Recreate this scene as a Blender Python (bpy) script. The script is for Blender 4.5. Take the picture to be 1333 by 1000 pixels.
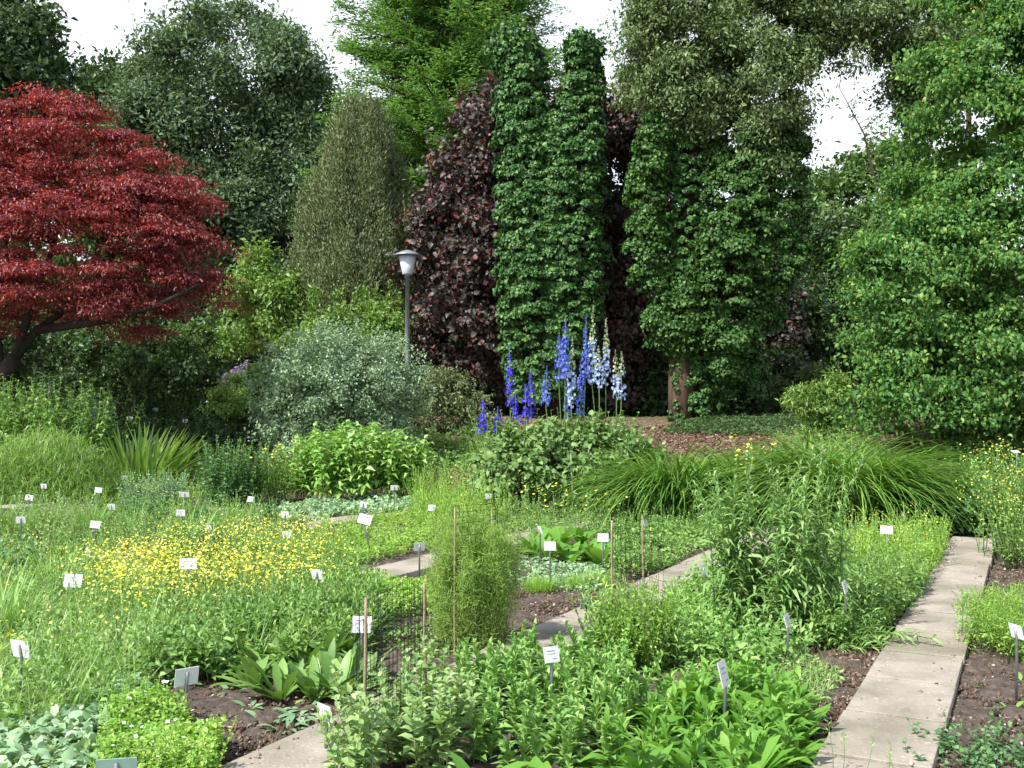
import bpy, math
import numpy as np

# ------------------------------------------------------------------ camera, sky, sun, exposure
S = bpy.context.scene
for o in list(bpy.data.objects):
    bpy.data.objects.remove(o)
COL = S.collection
FPX, CX, CY, HOR = 1296.0, 666.5, 500.0, 528.0          # focal length and frame of the photograph in its own pixels
CAMZ = 1.7
TH = math.atan((HOR - CY) / FPX)
cam = bpy.data.cameras.new("camera")
cam.sensor_width = 36.0
cam.lens = 36.0 * FPX / 1333.0
cam.clip_start, cam.clip_end = 0.05, 3000.0
cam_o = bpy.data.objects.new("camera", cam)
COL.objects.link(cam_o)
cam_o.location = (0, 0, CAMZ)
cam_o.rotation_euler = (math.pi / 2 + TH, 0, 0)
S.camera = cam_o

SUN = np.array([-0.56, -0.50, 0.88]); SUN /= np.linalg.norm(SUN)
SUN_EL = math.asin(SUN[2]); SUN_ROT = math.atan2(SUN[0], SUN[1])
sl = bpy.data.lights.new("sun", "SUN")
sl.energy, sl.angle, sl.color = 4.1, math.radians(1.5), (1.0, 0.965, 0.91)
sun_o = bpy.data.objects.new("sun", sl)
COL.objects.link(sun_o)
sun_o.location = (-20, -10, 40)
sun_o.rotation_euler = (math.acos(SUN[2]), 0, math.atan2(SUN[1], SUN[0]) + math.pi / 2)

W = bpy.data.worlds.new("World"); S.world = W; W.use_nodes = True
nt = W.node_tree; nt.nodes.clear()
def wn(t): return nt.nodes.new(t)
out = wn("ShaderNodeOutputWorld")
sky = wn("ShaderNodeTexSky"); sky.sky_type = 'NISHITA'; sky.sun_disc = False
sky.sun_elevation, sky.sun_rotation = SUN_EL, SUN_ROT
bg1 = wn("ShaderNodeBackground"); bg1.inputs[1].default_value = 0.10
nt.links.new(sky.outputs[0], bg1.inputs[0])
bg2 = wn("ShaderNodeBackground"); bg2.inputs[0].default_value = (0.93, 0.965, 1.0, 1); bg2.inputs[1].default_value = 1.12
tc = wn("ShaderNodeTexCoord"); sep = wn("ShaderNodeSeparateXYZ")
nt.links.new(tc.outputs["Generated"], sep.inputs[0])
noi = wn("ShaderNodeTexNoise"); noi.inputs["Scale"].default_value = 2.6; noi.inputs["Detail"].default_value = 5
nt.links.new(tc.outputs["Generated"], noi.inputs["Vector"])
m1 = wn("ShaderNodeMapRange"); m1.inputs[1].default_value = 0.30; m1.inputs[2].default_value = 0.75; m1.inputs[3].default_value = 0.96; m1.inputs[4].default_value = 0.22
nt.links.new(sep.outputs[2], m1.inputs[0])
ma = wn("ShaderNodeMath"); ma.operation = 'MULTIPLY_ADD'; ma.inputs[1].default_value = 0.9; ma.inputs[2].default_value = -0.62
nt.links.new(noi.outputs[0], ma.inputs[0])
mb = wn("ShaderNodeMath"); mb.operation = 'ADD'; mb.use_clamp = True
nt.links.new(ma.outputs[0], mb.inputs[0]); nt.links.new(m1.outputs[0], mb.inputs[1])
m3 = wn("ShaderNodeMapRange"); m3.inputs[1].default_value = 0.36; m3.inputs[2].default_value = 0.62; m3.inputs[3].default_value = 0.92; m3.inputs[4].default_value = 1.45
nt.links.new(sep.outputs[2], m3.inputs[0]); nt.links.new(m3.outputs[0], bg2.inputs[1])
mix = wn("ShaderNodeMixShader")
nt.links.new(mb.outputs[0], mix.inputs[0]); nt.links.new(bg1.outputs[0], mix.inputs[1]); nt.links.new(bg2.outputs[0], mix.inputs[2])
nt.links.new(mix.outputs[0], out.inputs[0])

S.view_settings.view_transform = 'Standard'
S.view_settings.look = 'None'
S.view_settings.exposure = 0.90
S.view_settings.gamma = 1.0
S.render.engine = 'CYCLES'
S.cycles.max_bounces = 7
S.cycles.diffuse_bounces = 4
S.cycles.glossy_bounces = 2
S.cycles.transmission_bounces = 4
S.cycles.use_denoising = True

# ------------------------------------------------------------------ places
PD = np.array([0.465, 0.885]); PN = np.array([-0.885, 0.465]); PO = np.array([-1.285, 4.67])
def sstep(t):
    t = np.clip(t, 0, 1); return t * t * (3 - 2 * t)
def hgt(x, y):
    x = np.asarray(x, float); y = np.asarray(y, float)
    w = (x - 5.7) * PD[0] + (y - 12.4) * PD[1]
    return 1.4 * sstep(np.maximum((w - 0.5) / 10.5, (y - 19.0) / 6.5))
def ray(px, py):
    a, b = (px - CX) / FPX, (CY - py) / FPX
    d = np.array([a, math.cos(TH) - b * math.sin(TH), math.sin(TH) + b * math.cos(TH)])
    return d / d[1]
def P(px, py, D):
    return ray(px, py) * D + np.array([0, 0, CAMZ])
def G(px, py):
    d = ray(px, py); lo = None
    for D in np.arange(3.0, 60, 0.04):
        p = d * D; p[2] += CAMZ
        if p[2] <= hgt(p[0], p[1]): return p
    return p
def bed(u, v):
    q = PO + u * PD + v * PN
    return np.array([q[0], q[1], float(hgt(q[0], q[1]))])
def on(px, D):
    x = (px - CX) / FPX * D
    return np.array([x, D, float(hgt(x, D))])

# ------------------------------------------------------------------ mesh helpers
def nrm(v):
    return v / np.maximum(np.linalg.norm(v, axis=-1, keepdims=True), 1e-9)
def R(seed): return np.random.default_rng(seed)
UP = np.array([0, 0, 1.0])
def frame(A, N):
    A = nrm(A); N = N - (N * A).sum(-1, keepdims=True) * A; N = nrm(N)
    return A, N, np.cross(N, A)
def leaf(Pb, A, N, L, Wd, fold=0.15, curl=0.15, shape='d'):
    """leaves: Pb base points, A long axis, N upper side; 'd' a folded diamond, 'o' a curved oval, 'h' heart-broad"""
    n = len(Pb); A, N, B = frame(A, N)
    L = np.broadcast_to(L, (n,)).reshape(n, 1); Wd = np.broadcast_to(Wd, (n,)).reshape(n, 1)
    if shape == 'd':
        r = Pb + A * L * .42 + B * Wd * .5 + N * Wd * fold
        l = Pb + A * L * .42 - B * Wd * .5 + N * Wd * fold
        t = Pb + A * L - N * L * curl
        V = np.stack([Pb, r, t, l], 1).reshape(-1, 3)
        F = np.array([[0, 1, 2], [0, 2, 3]])
        k = 4
    else:
        a1, a2, w1, w2 = (.30, .66, .47, .40) if shape == 'o' else (.22, .6, .5, .36)
        m1 = Pb + A * L * a1 + N * L * curl * .25
        m2 = Pb + A * L * a2 + N * L * curl * .12
        t = Pb + A * L * .97 - N * L * curl
        r1 = m1 + B * Wd * w1 + N * Wd * fold; l1 = m1 - B * Wd * w1 + N * Wd * fold
        r2 = m2 + B * Wd * w2 + N * Wd * fold; l2 = m2 - B * Wd * w2 + N * Wd * fold
        V = np.stack([Pb, m1, m2, t, r1, r2, l1, l2], 1).reshape(-1, 3)
        F = np.array([[0, 4, 1], [0, 1, 6], [4, 5, 1], [5, 2, 1], [1, 2, 7], [1, 7, 6], [5, 3, 2], [2, 3, 7]])
        k = 8
    F = (F[None] + (np.arange(n) * k)[:, None, None]).reshape(-1, 3)
    return V, F
PROF = {'grass': [1, .9, .7, .45, .05], 'sword': [.8, 1, .95, .7, .06], 'spoon': [.22, .55, 1, .85, .1], 'lance': [.3, .95, 1, .6, .05],
        'thread': [1, 1, .9, .7, .3]}
def blades(Pb, A, L, Wd, droop, prof='grass', fold=0.12, seg=5, roll=None):
    """arching ribbons with a midrib; droop bends them down along their length"""
    n = len(Pb); A = nrm(A)
    L = np.broadcast_to(L, (n,)).reshape(n, 1); Wd = np.broadcast_to(Wd, (n,)).reshape(n, 1); droop = np.broadcast_to(droop, (n,)).reshape(n, 1)
    pr = np.interp(np.linspace(0, 1, seg), np.linspace(0, 1, 5), PROF[prof])
    p = Pb.copy(); rows = []
    B0 = np.cross(A, UP) + 1e-4
    B0 = nrm(B0)
    if roll is not None:
        N0 = np.cross(B0, A); B0 = B0 * np.cos(roll)[:, None] + N0 * np.sin(roll)[:, None]
    hd = nrm(A * np.array([1, 1, 0]) + 1e-5); ph0 = np.arccos(np.clip(A[:, 2:3], -1, 1))
    for i in range(seg):
        t = i / (seg - 1)
        ph = np.minimum(ph0 + droop * 1.5 * t ** 1.4, 2.9)
        d = hd * np.sin(ph) + UP * np.cos(ph)
        if i: p = p + d * L / (seg - 1)
        N = nrm(np.cross(B0, d))
        w = Wd * pr[i] * .5
        rows.append(np.stack([p - B0 * w + N * w * 2 * fold, p, p + B0 * w + N * w * 2 * fold], 1))
    V = np.stack(rows, 1).reshape(-1, 3)
    F = []
    for i in range(seg - 1):
        a, b = 3 * i, 3 * (i + 1)
        F += [[a, a + 1, b + 1], [a, b + 1, b], [a + 1, a + 2, b + 2], [a + 1, b + 2, b + 1]]
    F = (np.array(F)[None] + (np.arange(n) * 3 * seg)[:, None, None]).reshape(-1, 3)
    return V, F
def sticks(P0, P1, r0, r1=None, k=3):
    """straight thin rods"""
    P0 = np.asarray(P0, float).reshape(-1, 3); P1 = np.asarray(P1, float).reshape(-1, 3); n = len(P0)
    r1 = r0 if r1 is None else r1
    r0 = np.broadcast_to(r0, (n,)).reshape(n, 1); r1 = np.broadcast_to(r1, (n,)).reshape(n, 1)
    A = nrm(P1 - P0); ref = np.where(np.abs(A[:, 2:3]) > .9, np.array([[1.0, 0, 0]]), np.array([[0, 0, 1.0]]))
    A, N, B = frame(A, ref)
    ring = []
    for e, (p, r) in enumerate(((P0, r0), (P1, r1))):
        for j in range(k):
            a = 2 * math.pi * j / k
            ring.append(p + (N * math.cos(a) + B * math.sin(a)) * r)
    V = np.stack(ring, 1).reshape(-1, 3)
    F = []
    for j in range(k):
        q = (j + 1) % k
        F += [[j, q, k + q], [j, k + q, k + j]]
    for j in range(1, k - 1): F += [[k, k + j, k + j + 1], [0, j + 1, j]]
    F = (np.array(F)[None] + (np.arange(n) * 2 * k)[:, None, None]).reshape(-1, 3)
    return V, F
def tube(pts, rad, k=8, lump=0.0, seed=0):
    pts = np.asarray(pts, float); m = len(pts); rad = np.broadcast_to(rad, (m,)); rg = R(seed)
    T = nrm(np.gradient(pts, axis=0)); V = []
    ref = np.array([1.0, 0, 0]) if abs(T[0][2]) > .7 else UP
    for i in range(m):
        a, n, b = frame(T[i:i + 1], ref[None])
        for j in range(k):
            an = 2 * math.pi * j / k
            V.append(pts[i] + (n[0] * math.cos(an) + b[0] * math.sin(an)) * rad[i] * (1 + lump * rg.uniform(-1, 1)))
    F = []
    for i in range(m - 1):
        for j in range(k):
            q = (j + 1) % k
            F += [[i * k + j, i * k + q, (i + 1) * k + q], [i * k + j, (i + 1) * k + q, (i + 1) * k + j]]
    for j in range(1, k - 1): F += [[(m - 1) * k, (m - 1) * k + j, (m - 1) * k + j + 1], [0, j + 1, j]]
    return np.array(V), np.array(F)
def lathe(prof, k=20):
    V = [(r * math.cos(2 * math.pi * j / k), r * math.sin(2 * math.pi * j / k), z) for r, z in prof for j in range(k)]
    F = []
    for i in range(len(prof) - 1):
        for j in range(k):
            q = (j + 1) % k
            F += [[i * k + j, i * k + q, (i + 1) * k + q], [i * k + j, (i + 1) * k + q, (i + 1) * k + j]]
    return np.array(V), np.array(F)
def box(c, s, rot=None):
    V = np.array([[x, y, z] for x in (-.5, .5) for y in (-.5, .5) for z in (-.5, .5)]) * np.array(s)
    if rot is not None: V = V @ np.array(rot).T
    V = V + np.array(c)
    F = np.array([[0, 1, 3], [0, 3, 2], [4, 6, 7], [4, 7, 5], [0, 4, 5], [0, 5, 1], [2, 3, 7], [2, 7, 6], [0, 2, 6], [0, 6, 4], [1, 5, 7], [1, 7, 3]])
    return V, F
def vnoise(x, y, seed):
    rg = R(seed); T = rg.random((256, 256))
    xi = np.floor(x).astype(int); yi = np.floor(y).astype(int); fx = sstep(x - xi); fy = sstep(y - yi)
    g = lambda a, b: T[a % 256, b % 256]
    return (g(xi, yi) * (1 - fx) + g(xi + 1, yi) * fx) * (1 - fy) + (g(xi, yi + 1) * (1 - fx) + g(xi + 1, yi + 1) * fx) * fy

def make(name, geo, mats, loc=(0, 0, 0), parent=None, smooth=None):
    """link geometry [(V, F) or (V, F, slot)] in world coordinates as ONE mesh object whose origin is loc"""
    loc = np.asarray(loc, float)
    if not isinstance(mats, (list, tuple)): mats = [mats]
    Vs, Fs, Ms, off = [], [], [], 0
    for g in geo:
        V, F = g[0], g[1]
        if len(V) == 0: continue
        Vs.append(V); Fs.append(F + off); Ms.append(np.full(len(F), g[2] if len(g) > 2 else 0)); off += len(V)
    V = np.concatenate(Vs) - loc; F = np.concatenate(Fs); M = np.concatenate(Ms).astype(np.int32)
    me = bpy.data.meshes.new(name)
    me.vertices.add(len(V)); me.vertices.foreach_set("co", V.astype(np.float32).ravel())
    me.loops.add(F.size); me.loops.foreach_set("vertex_index", F.astype(np.int32).ravel())
    me.polygons.add(len(F)); me.polygons.foreach_set("loop_start", np.arange(0, F.size, 3, dtype=np.int32))
    for m in mats: me.materials.append(m)
    me.polygons.foreach_set("material_index", M)
    if smooth is not None: me.polygons.foreach_set("use_smooth", np.full(len(F), smooth, bool))
    me.update(calc_edges=True)
    o = bpy.data.objects.new(name, me)
    COL.objects.link(o)
    if parent is not None: o.parent = parent
    else: o.location = loc
    return o
def tag(o, label=None, cat=None, group=None, kind=None):
    if label: o["label"] = label
    if cat: o["category"] = cat
    if group: o["group"] = group
    if kind: o["kind"] = kind
    return o
def thing(name, label, cat, loc, group=None):
    e = bpy.data.objects.new(name, None); COL.objects.link(e)
    e.location = loc; e.empty_display_size = 0.1
    return tag(e, label, cat, group)
def copy_thing(o, loc, rz=0.0, sc=1.0, label=None):
    c = o.copy(); COL.objects.link(c); c.location = loc; c.rotation_euler = (0, 0, rz); c.scale = (sc, sc, sc)
    if label: c["label"] = label
    for ch in o.children:
        d = ch.copy(); COL.objects.link(d); d.parent = c
    return c

# ------------------------------------------------------------------ materials
MATS = {}
def leafmat(name, c1, c2, c3=None, rough=.42, spec=.35, tr=.28, trc=None, nscale=3.0, nvar=.35):
    """leaf tissue: colour differs from leaf to leaf and patch to patch; light passes through"""
    m = bpy.data.materials.new(name); m.use_nodes = True; t = m.node_tree; t.nodes.clear()
    N = t.nodes.new; o = N("ShaderNodeOutputMaterial"); geo = N("ShaderNodeNewGeometry")
    tcn = N("ShaderNodeTexCoord"); no = N("ShaderNodeTexNoise"); no.inputs["Scale"].default_value = nscale; no.inputs["Detail"].default_value = 2
    t.links.new(tcn.outputs["Object"], no.inputs["Vector"])
    mm = N("ShaderNodeMath"); mm.operation = 'MULTIPLY_ADD'; mm.inputs[1].default_value = nvar * 2.2; mm.inputs[2].default_value = -nvar * 1.1
    t.links.new(no.outputs[0], mm.inputs[0])
    ad = N("ShaderNodeMath"); ad.operation = 'ADD'; ad.use_clamp = True
    t.links.new(geo.outputs["Random Per Island"], ad.inputs[0]); t.links.new(mm.outputs[0], ad.inputs[1])
    cr = N("ShaderNodeValToRGB"); e = cr.color_ramp.elements
    e[0].color = (*c1, 1); e[0].position = 0.1; e[1].color = (*c2, 1); e[1].position = .75
    if c3: q = e.new(.96); q.color = (*c3, 1)
    t.links.new(ad.outputs[0], cr.inputs[0])
    b = N("ShaderNodeBsdfPrincipled"); b.inputs["Roughness"].default_value = rough; b.inputs["Specular IOR Level"].default_value = spec
    t.links.new(cr.outputs[0], b.inputs["Base Color"])
    if tr > 0:
        tl = N("ShaderNodeBsdfTranslucent"); mx = N("ShaderNodeMix"); mx.data_type = 'RGBA'; mx.blend_type = 'MULTIPLY'; mx.inputs[0].default_value = 1
        mx.inputs[7].default_value = (*(trc or (1.3, 1.25, .55)), 1)
        t.links.new(cr.outputs[0], mx.inputs[6]); t.links.new(mx.outputs[2], tl.inputs["Color"])
        ms = N("ShaderNodeMixShader"); ms.inputs[0].default_value = tr
        t.links.new(b.outputs[0], ms.inputs[1]); t.links.new(tl.outputs[0], ms.inputs[2]); t.links.new(ms.outputs[0], o.inputs[0])
    else: t.links.new(b.outputs[0], o.inputs[0])
    MATS[name] = m; return m
def plainmat(name, c1, c2=None, scale=8.0, rough=.7, spec=.3, bump=0.0, bscale=40.0, metal=0.0, stretch=(1, 1, 1)):
    m = bpy.data.materials.new(name); m.use_nodes = True; t = m.node_tree; N = t.nodes.new
    b = t.nodes["Principled BSDF"]; b.inputs["Roughness"].default_value = rough; b.inputs["Specular IOR Level"].default_value = spec; b.inputs["Metallic"].default_value = metal
    tcn = N("ShaderNodeTexCoord"); mp = N("ShaderNodeMapping"); mp.inputs["Scale"].default_value = stretch
    t.links.new(tcn.outputs["Object"], mp.inputs[0])
    no = N("ShaderNodeTexNoise"); no.inputs["Scale"].default_value = scale; no.inputs["Detail"].default_value = 6; no.inputs["Roughness"].default_value = .65
    t.links.new(mp.outputs[0], no.inputs["Vector"])
    cr = N("ShaderNodeValToRGB"); e = cr.color_ramp.elements; c2 = c2 or tuple(x * .7 for x in c1)
    e[0].color = (*c2, 1); e[0].position = .3; e[1].color = (*c1, 1); e[1].position = .7
    t.links.new(no.outputs[0], cr.inputs[0]); t.links.new(cr.outputs[0], b.inputs["Base Color"])
    if bump:
        n2 = N("ShaderNodeTexNoise"); n2.inputs["Scale"].default_value = bscale; n2.inputs["Detail"].default_value = 4
        t.links.new(mp.outputs[0], n2.inputs["Vector"])
        bp = N("ShaderNodeBump"); bp.inputs["Strength"].default_value = bump; bp.inputs["Distance"].default_value = .02
        t.links.new(n2.outputs[0], bp.inputs["Height"]); t.links.new(bp.outputs[0], b.inputs["Normal"])
    MATS[name] = m; return m

bark = plainmat("bark", (.10, .075, .055), (.03, .022, .017), 6, .9, .2, .8, 22, stretch=(1, 1, .25))
dark_bark = plainmat("dark_bark", (.045, .035, .030), (.018, .014, .012), 6, .9, .2, .6, 25, stretch=(1, 1, .25))
red_bark = plainmat("red_bark", (.16, .085, .055), (.06, .03, .02), 6, .9, .2, .8, 22, stretch=(1, 1, .2))
stem_green = plainmat("stem_green", (.12, .22, .06), (.08, .15, .04), 10, .6)
stem_pale = plainmat("stem_pale", (.26, .30, .17), (.16, .2, .1), 10, .6)
bamboo = plainmat("bamboo", (.37, .29, .18), (.20, .145, .085), 14, .55, .4, .2, 60)
wire = plainmat("green_wire", (.012, .022, .016), (.010, .016, .012), 20, .8, .1)
enamel = plainmat("white_enamel", (.70, .72, .74), (.52, .55, .57), 9, .35, .5)
enamel_back = plainmat("grey_plate_back", (.72, .74, .76), (.64, .67, .69), 9, .6, .2)
green_plate = plainmat("green_plate_back", (.26, .42, .36), (.2, .34, .28), 12, .5, .4)
ink = plainmat("ink", (.22, .22, .25), (.14, .14, .16), 20, .6)
zinc = plainmat("zinc_stake", (.30, .32, .34), (.17, .18, .19), 20, .5, .5, metal=.5)
black_plastic = plainmat("black_plastic", (.02, .02, .022), None, 10, .5)

# ------------------------------------------------------------------ ground
def ground_material():
    m = bpy.data.materials.new("garden_soil"); m.use_nodes = True; t = m.node_tree; N = t.nodes.new; b = t.nodes["Principled BSDF"]
    b.inputs["Roughness"].default_value = .95; b.inputs["Specular IOR Level"].default_value = .15
    tcn = N("ShaderNodeTexCoord"); sp = N("ShaderNodeSeparateXYZ"); t.links.new(tcn.outputs["Object"], sp.inputs[0])
    def noise(sc, det=5):
        n = N("ShaderNodeTexNoise"); n.inputs["Scale"].default_value = sc; n.inputs["Detail"].default_value = det; n.inputs["Roughness"].default_value = .65
        t.links.new(tcn.outputs["Object"], n.inputs["Vector"]); return n
    def ramp(src, cols):
        c = N("ShaderNodeValToRGB"); e = c.color_ramp.elements
        while len(e) < len(cols): e.new(.5)
        for q, (p, col) in zip(e, cols): q.position = p; q.color = (*col, 1)
        t.links.new(src, c.inputs[0]); return c
    soil = ramp(noise(14, 8).outputs[0], [(.25, (.040, .029, .023)), (.5, (.105, .083, .068)), (.72, (.19, .155, .128))])
    chips = N("ShaderNodeTexVoronoi"); chips.inputs["Scale"].default_value = 26; t.links.new(tcn.outputs["Object"], chips.inputs["Vector"])
    mulch = ramp(chips.outputs["Color"], [(.1, (.06, .035, .022)), (.5, (.16, .095, .065)), (.9, (.30, .22, .17))])
    turf = ramp(noise(5, 6).outputs[0], [(.3, (.025, .05, .015)), (.7, (.06, .11, .03))])
    w1 = N("ShaderNodeMath"); w1.operation = 'MULTIPLY'; w1.inputs[1].default_value = PD[0]; t.links.new(sp.outputs[0], w1.inputs[0])
    w2 = N("ShaderNodeMath"); w2.operation = 'MULTIPLY_ADD'; w2.inputs[1].default_value = PD[1]; t.links.new(sp.outputs[1], w2.inputs[0]); t.links.new(w1.outputs[0], w2.inputs[2])
    w0 = 5.7 * PD[0] + 12.4 * PD[1]
    mr = N("ShaderNodeMapRange"); mr.inputs[1].default_value = w0 + .6; mr.inputs[2].default_value = w0 + 1.4; t.links.new(w2.outputs[0], mr.inputs[0])
    mx = N("ShaderNodeMix"); mx.data_type = 'RGBA'; t.links.new(mr.outputs[0], mx.inputs[0]); t.links.new(soil.outputs[0], mx.inputs[6]); t.links.new(mulch.outputs[0], mx.inputs[7])
    mr2 = N("ShaderNodeMapRange"); mr2.inputs[1].default_value = w0 + 8; mr2.inputs[2].default_value = w0 + 13; t.links.new(w2.outputs[0], mr2.inputs[0])
    mx2 = N("ShaderNodeMix"); mx2.data_type = 'RGBA'; t.links.new(mr2.outputs[0], mx2.inputs[0]); t.links.new(mx.outputs[2], mx2.inputs[6]); t.links.new(turf.outputs[0], mx2.inputs[7])
    t.links.new(mx2.outputs[2], b.inputs["Base Color"])
    bp = N("ShaderNodeBump"); bp.inputs["Strength"].default_value = .9; bp.inputs["Distance"].default_value = .02
    t.links.new(noise(45, 6).outputs[0], bp.inputs["Height"]); t.links.new(bp.outputs[0], b.inputs["Normal"])
    return m
gx = np.concatenate([np.linspace(-600, -40, 12), np.linspace(-36, -9, 40), np.linspace(-8.9, 8.5, 440), np.linspace(9, 36, 40), np.linspace(40, 600, 12)])
gy = np.concatenate([np.linspace(-200, -5, 8), np.linspace(-3, 3, 10), np.linspace(3.2, 14, 300), np.linspace(14.15, 34, 110), np.linspace(36, 900, 24)])
GX, GY = np.meshgrid(gx, gy, indexing='ij')
GZ = hgt(GX, GY)
near = sstep((GY - 2.5) / 1.5) * sstep((34 - GY) / 8) * sstep((12 - np.abs(GX)) / 3)
GZ = GZ + near * ((vnoise(GX * 3, GY * 3, 1) - .5) * .035 + (vnoise(GX * 9, GY * 9, 2) - .5) * .035 + (vnoise(GX * 22, GY * 22, 3) - .5) * .030)
nx, ny = GX.shape
idx = np.arange(nx * ny).reshape(nx, ny)
q = np.stack([idx[:-1, :-1], idx[1:, :-1], idx[1:, 1:], idx[:-1, 1:]], -1).reshape(-1, 4)
GF = np.concatenate([q[:, [0, 1, 2]], q[:, [0, 2, 3]]])
tag(make("ground", [(np.stack([GX, GY, GZ], -1).reshape(-1, 3), GF)], ground_material(), smooth=True), kind="structure")

def slab_material():
    m = plainmat("concrete_slab", (.41, .36, .30), (.29, .255, .215), 5, .9, .2, .35, 60)
    t = m.node_tree; N = t.nodes.new; b = t.nodes["Principled BSDF"]; src = b.inputs["Base Color"].links[0].from_socket
    tcn = N("ShaderNodeTexCoord"); v = N("ShaderNodeTexNoise"); v.inputs["Scale"].default_value = 38; v.inputs["Detail"].default_value = 3
    t.links.new(tcn.outputs["Object"], v.inputs["Vector"])
    c = N("ShaderNodeValToRGB"); c.color_ramp.elements[0].position = .60; c.color_ramp.elements[1].position = .68
    c.color_ramp.elements[0].color = (0, 0, 0, 1); c.color_ramp.elements[1].color = (.55, .55, .55, 1); t.links.new(v.outputs[0], c.inputs[0])
    mx = N("ShaderNodeMix"); mx.data_type = 'RGBA'; mx.inputs[7].default_value = (.52, .47, .41, 1)
    t.links.new(c.outputs[0], mx.inputs[0]); t.links.new(src, mx.inputs[6])
    v2 = N("ShaderNodeTexNoise"); v2.inputs["Scale"].default_value = 1.7; v2.inputs["Detail"].default_value = 4; t.links.new(tcn.outputs["Object"], v2.inputs["Vector"])
    c2 = N("ShaderNodeValToRGB"); c2.color_ramp.elements[0].position = .35; c2.color_ramp.elements[1].position = .6
    c2.color_ramp.elements[0].color = (.62, .64, .58, 1); c2.color_ramp.elements[1].color = (1, 1, 1, 1); t.links.new(v2.outputs[0], c2.inputs[0])
    m2 = N("ShaderNodeMix"); m2.data_type = 'RGBA'; m2.blend_type = 'MULTIPLY'; m2.inputs[0].default_value = 1
    t.links.new(mx.outputs[2], m2.inputs[6]); t.links.new(c2.outputs[0], m2.inputs[7]); t.links.new(m2.outputs[2], b.inputs["Base Color"])
    return m
slab_m = slab_material()
joint_m = plainmat("joint_soil", (.06, .055, .035), (.03, .028, .02), 30, .95, .1)
def path(v0, u0, u1, length, seed, wid=.5):
    rg = R(seed); geo = []; u = u0; rot = np.array([[PD[0], PN[0], 0], [PD[1], PN[1], 0], [0, 0, 1]])
    while u < u1:
        l = length * rg.uniform(.96, 1.04)
        c = bed(u + l / 2, v0 - wid / 2 + rg.uniform(-.006, .006)); c[2] = .012 + rg.uniform(-.004, .004)
        a = rg.uniform(-.003, .003); tilt = np.array([[math.cos(a), -math.sin(a), 0], [math.sin(a), math.cos(a), 0], [0, 0, 1]])
        hx, hy, hz, bv = (l - .034) / 2, wid / 2, .045, .003
        V = [(x, y, z) for z, e in ((-hz, 0), (hz - bv, 0), (hz, bv)) for x, y in ((-hx + e, -hy + e), (hx - e, -hy + e), (hx - e, hy - e), (-hx + e, hy - e))]
        F = []
        for k in (0, 4):
            for j in range(4):
                p = (j + 1) % 4; F += [[k + j, k + p, k + 4 + p], [k + j, k + 4 + p, k + 4 + j]]
        F += [[8, 9, 10], [8, 10, 11]]
        geo.append((np.array(V) @ (rot @ tilt).T + c, np.array(F))); u += l
        jc = bed(u, v0 - wid / 2); jc[2] = .0; jv, jf = box((0, 0, 0), (.044, wid - .012, .076)); geo.append((jv @ rot.T + jc, jf, 1))
    return tag(make("path", geo, [slab_m, joint_m], smooth=False), kind="structure")
path(-2.38, -1.6, 10.1, .74, 11); path(0, -1.6, 10.3, .74, 12); path(2.66, -1.6, 10.3, .74, 13); path(5.8, -1, 10.3, .74, 14); path(8.6, 0, 10.3, .74, 15); path(11.8, 4, 10.3, .74, 16)

# ------------------------------------------------------------------ crowns
def ell(px, py, rx, ry, D, ryd=None):
    """an ellipsoid seen at (px, py) with pixel radii rx, ry, standing D metres away, ryd metres deep"""
    k = D / FPX
    return (P(px, py, D), np.array([rx * k, ryd if ryd else rx * k * .9, ry * k]))
def crown_pts(rg, ells, n, shell=.62, back=.35, bough=9, br=.16, flat=.55):
    """clump centres: boughs spread over the outer shell of the ellipsoids, each bough a flattened cloud of clumps"""
    C = np.array([e[0] for e in ells]); Rr = np.array([e[1] for e in ells])
    w = (Rr[:, 0] * Rr[:, 2] + Rr[:, 0] * Rr[:, 1] + Rr[:, 1] * Rr[:, 2]); w = w / w.sum()
    pts, nor, siz = [], [], []
    tot = 0; nb = max(4, n // bough)
    while tot < nb:
        m = nb * 2
        i = rg.choice(len(ells), m, p=w); d = nrm(rg.normal(size=(m, 3)))
        flip = (d[:, 1] > 0) & (rg.random(m) > back); d[flip, 1] *= -1
        s = rg.uniform(shell ** 3, 1.08, m) ** (1 / 3)
        p = C[i] + d * Rr[i] * s[:, None]
        nd = np.linalg.norm((p[:, None] - C[None]) / Rr[None], axis=2); nd[np.arange(m), i] = 9
        keep = nd.min(1) > shell * .95
        pts.append(p[keep]); nor.append(nrm(d / Rr[i])[keep]); siz.append(Rr[i].mean(1)[keep]); tot += keep.sum()
    b = np.concatenate(pts)[:nb]; o = np.concatenate(nor)[:nb]; z = np.concatenate(siz)[:nb]
    mean = Rr.mean()
    q = np.repeat(b, bough, 0)[:n]; o = np.repeat(o, bough, 0)[:n]; n = len(q)
    off = rg.normal(size=(n, 3)) * np.array([1, 1, flat]) * br * mean * np.repeat(rg.uniform(.6, 1.35, nb), bough)[:n, None]
    off[:, 2] -= .35 * (off[:, 0] ** 2 + off[:, 1] ** 2) / (br * mean)
    return q + off, nrm(o + off / (br * mean) * .45)
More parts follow.
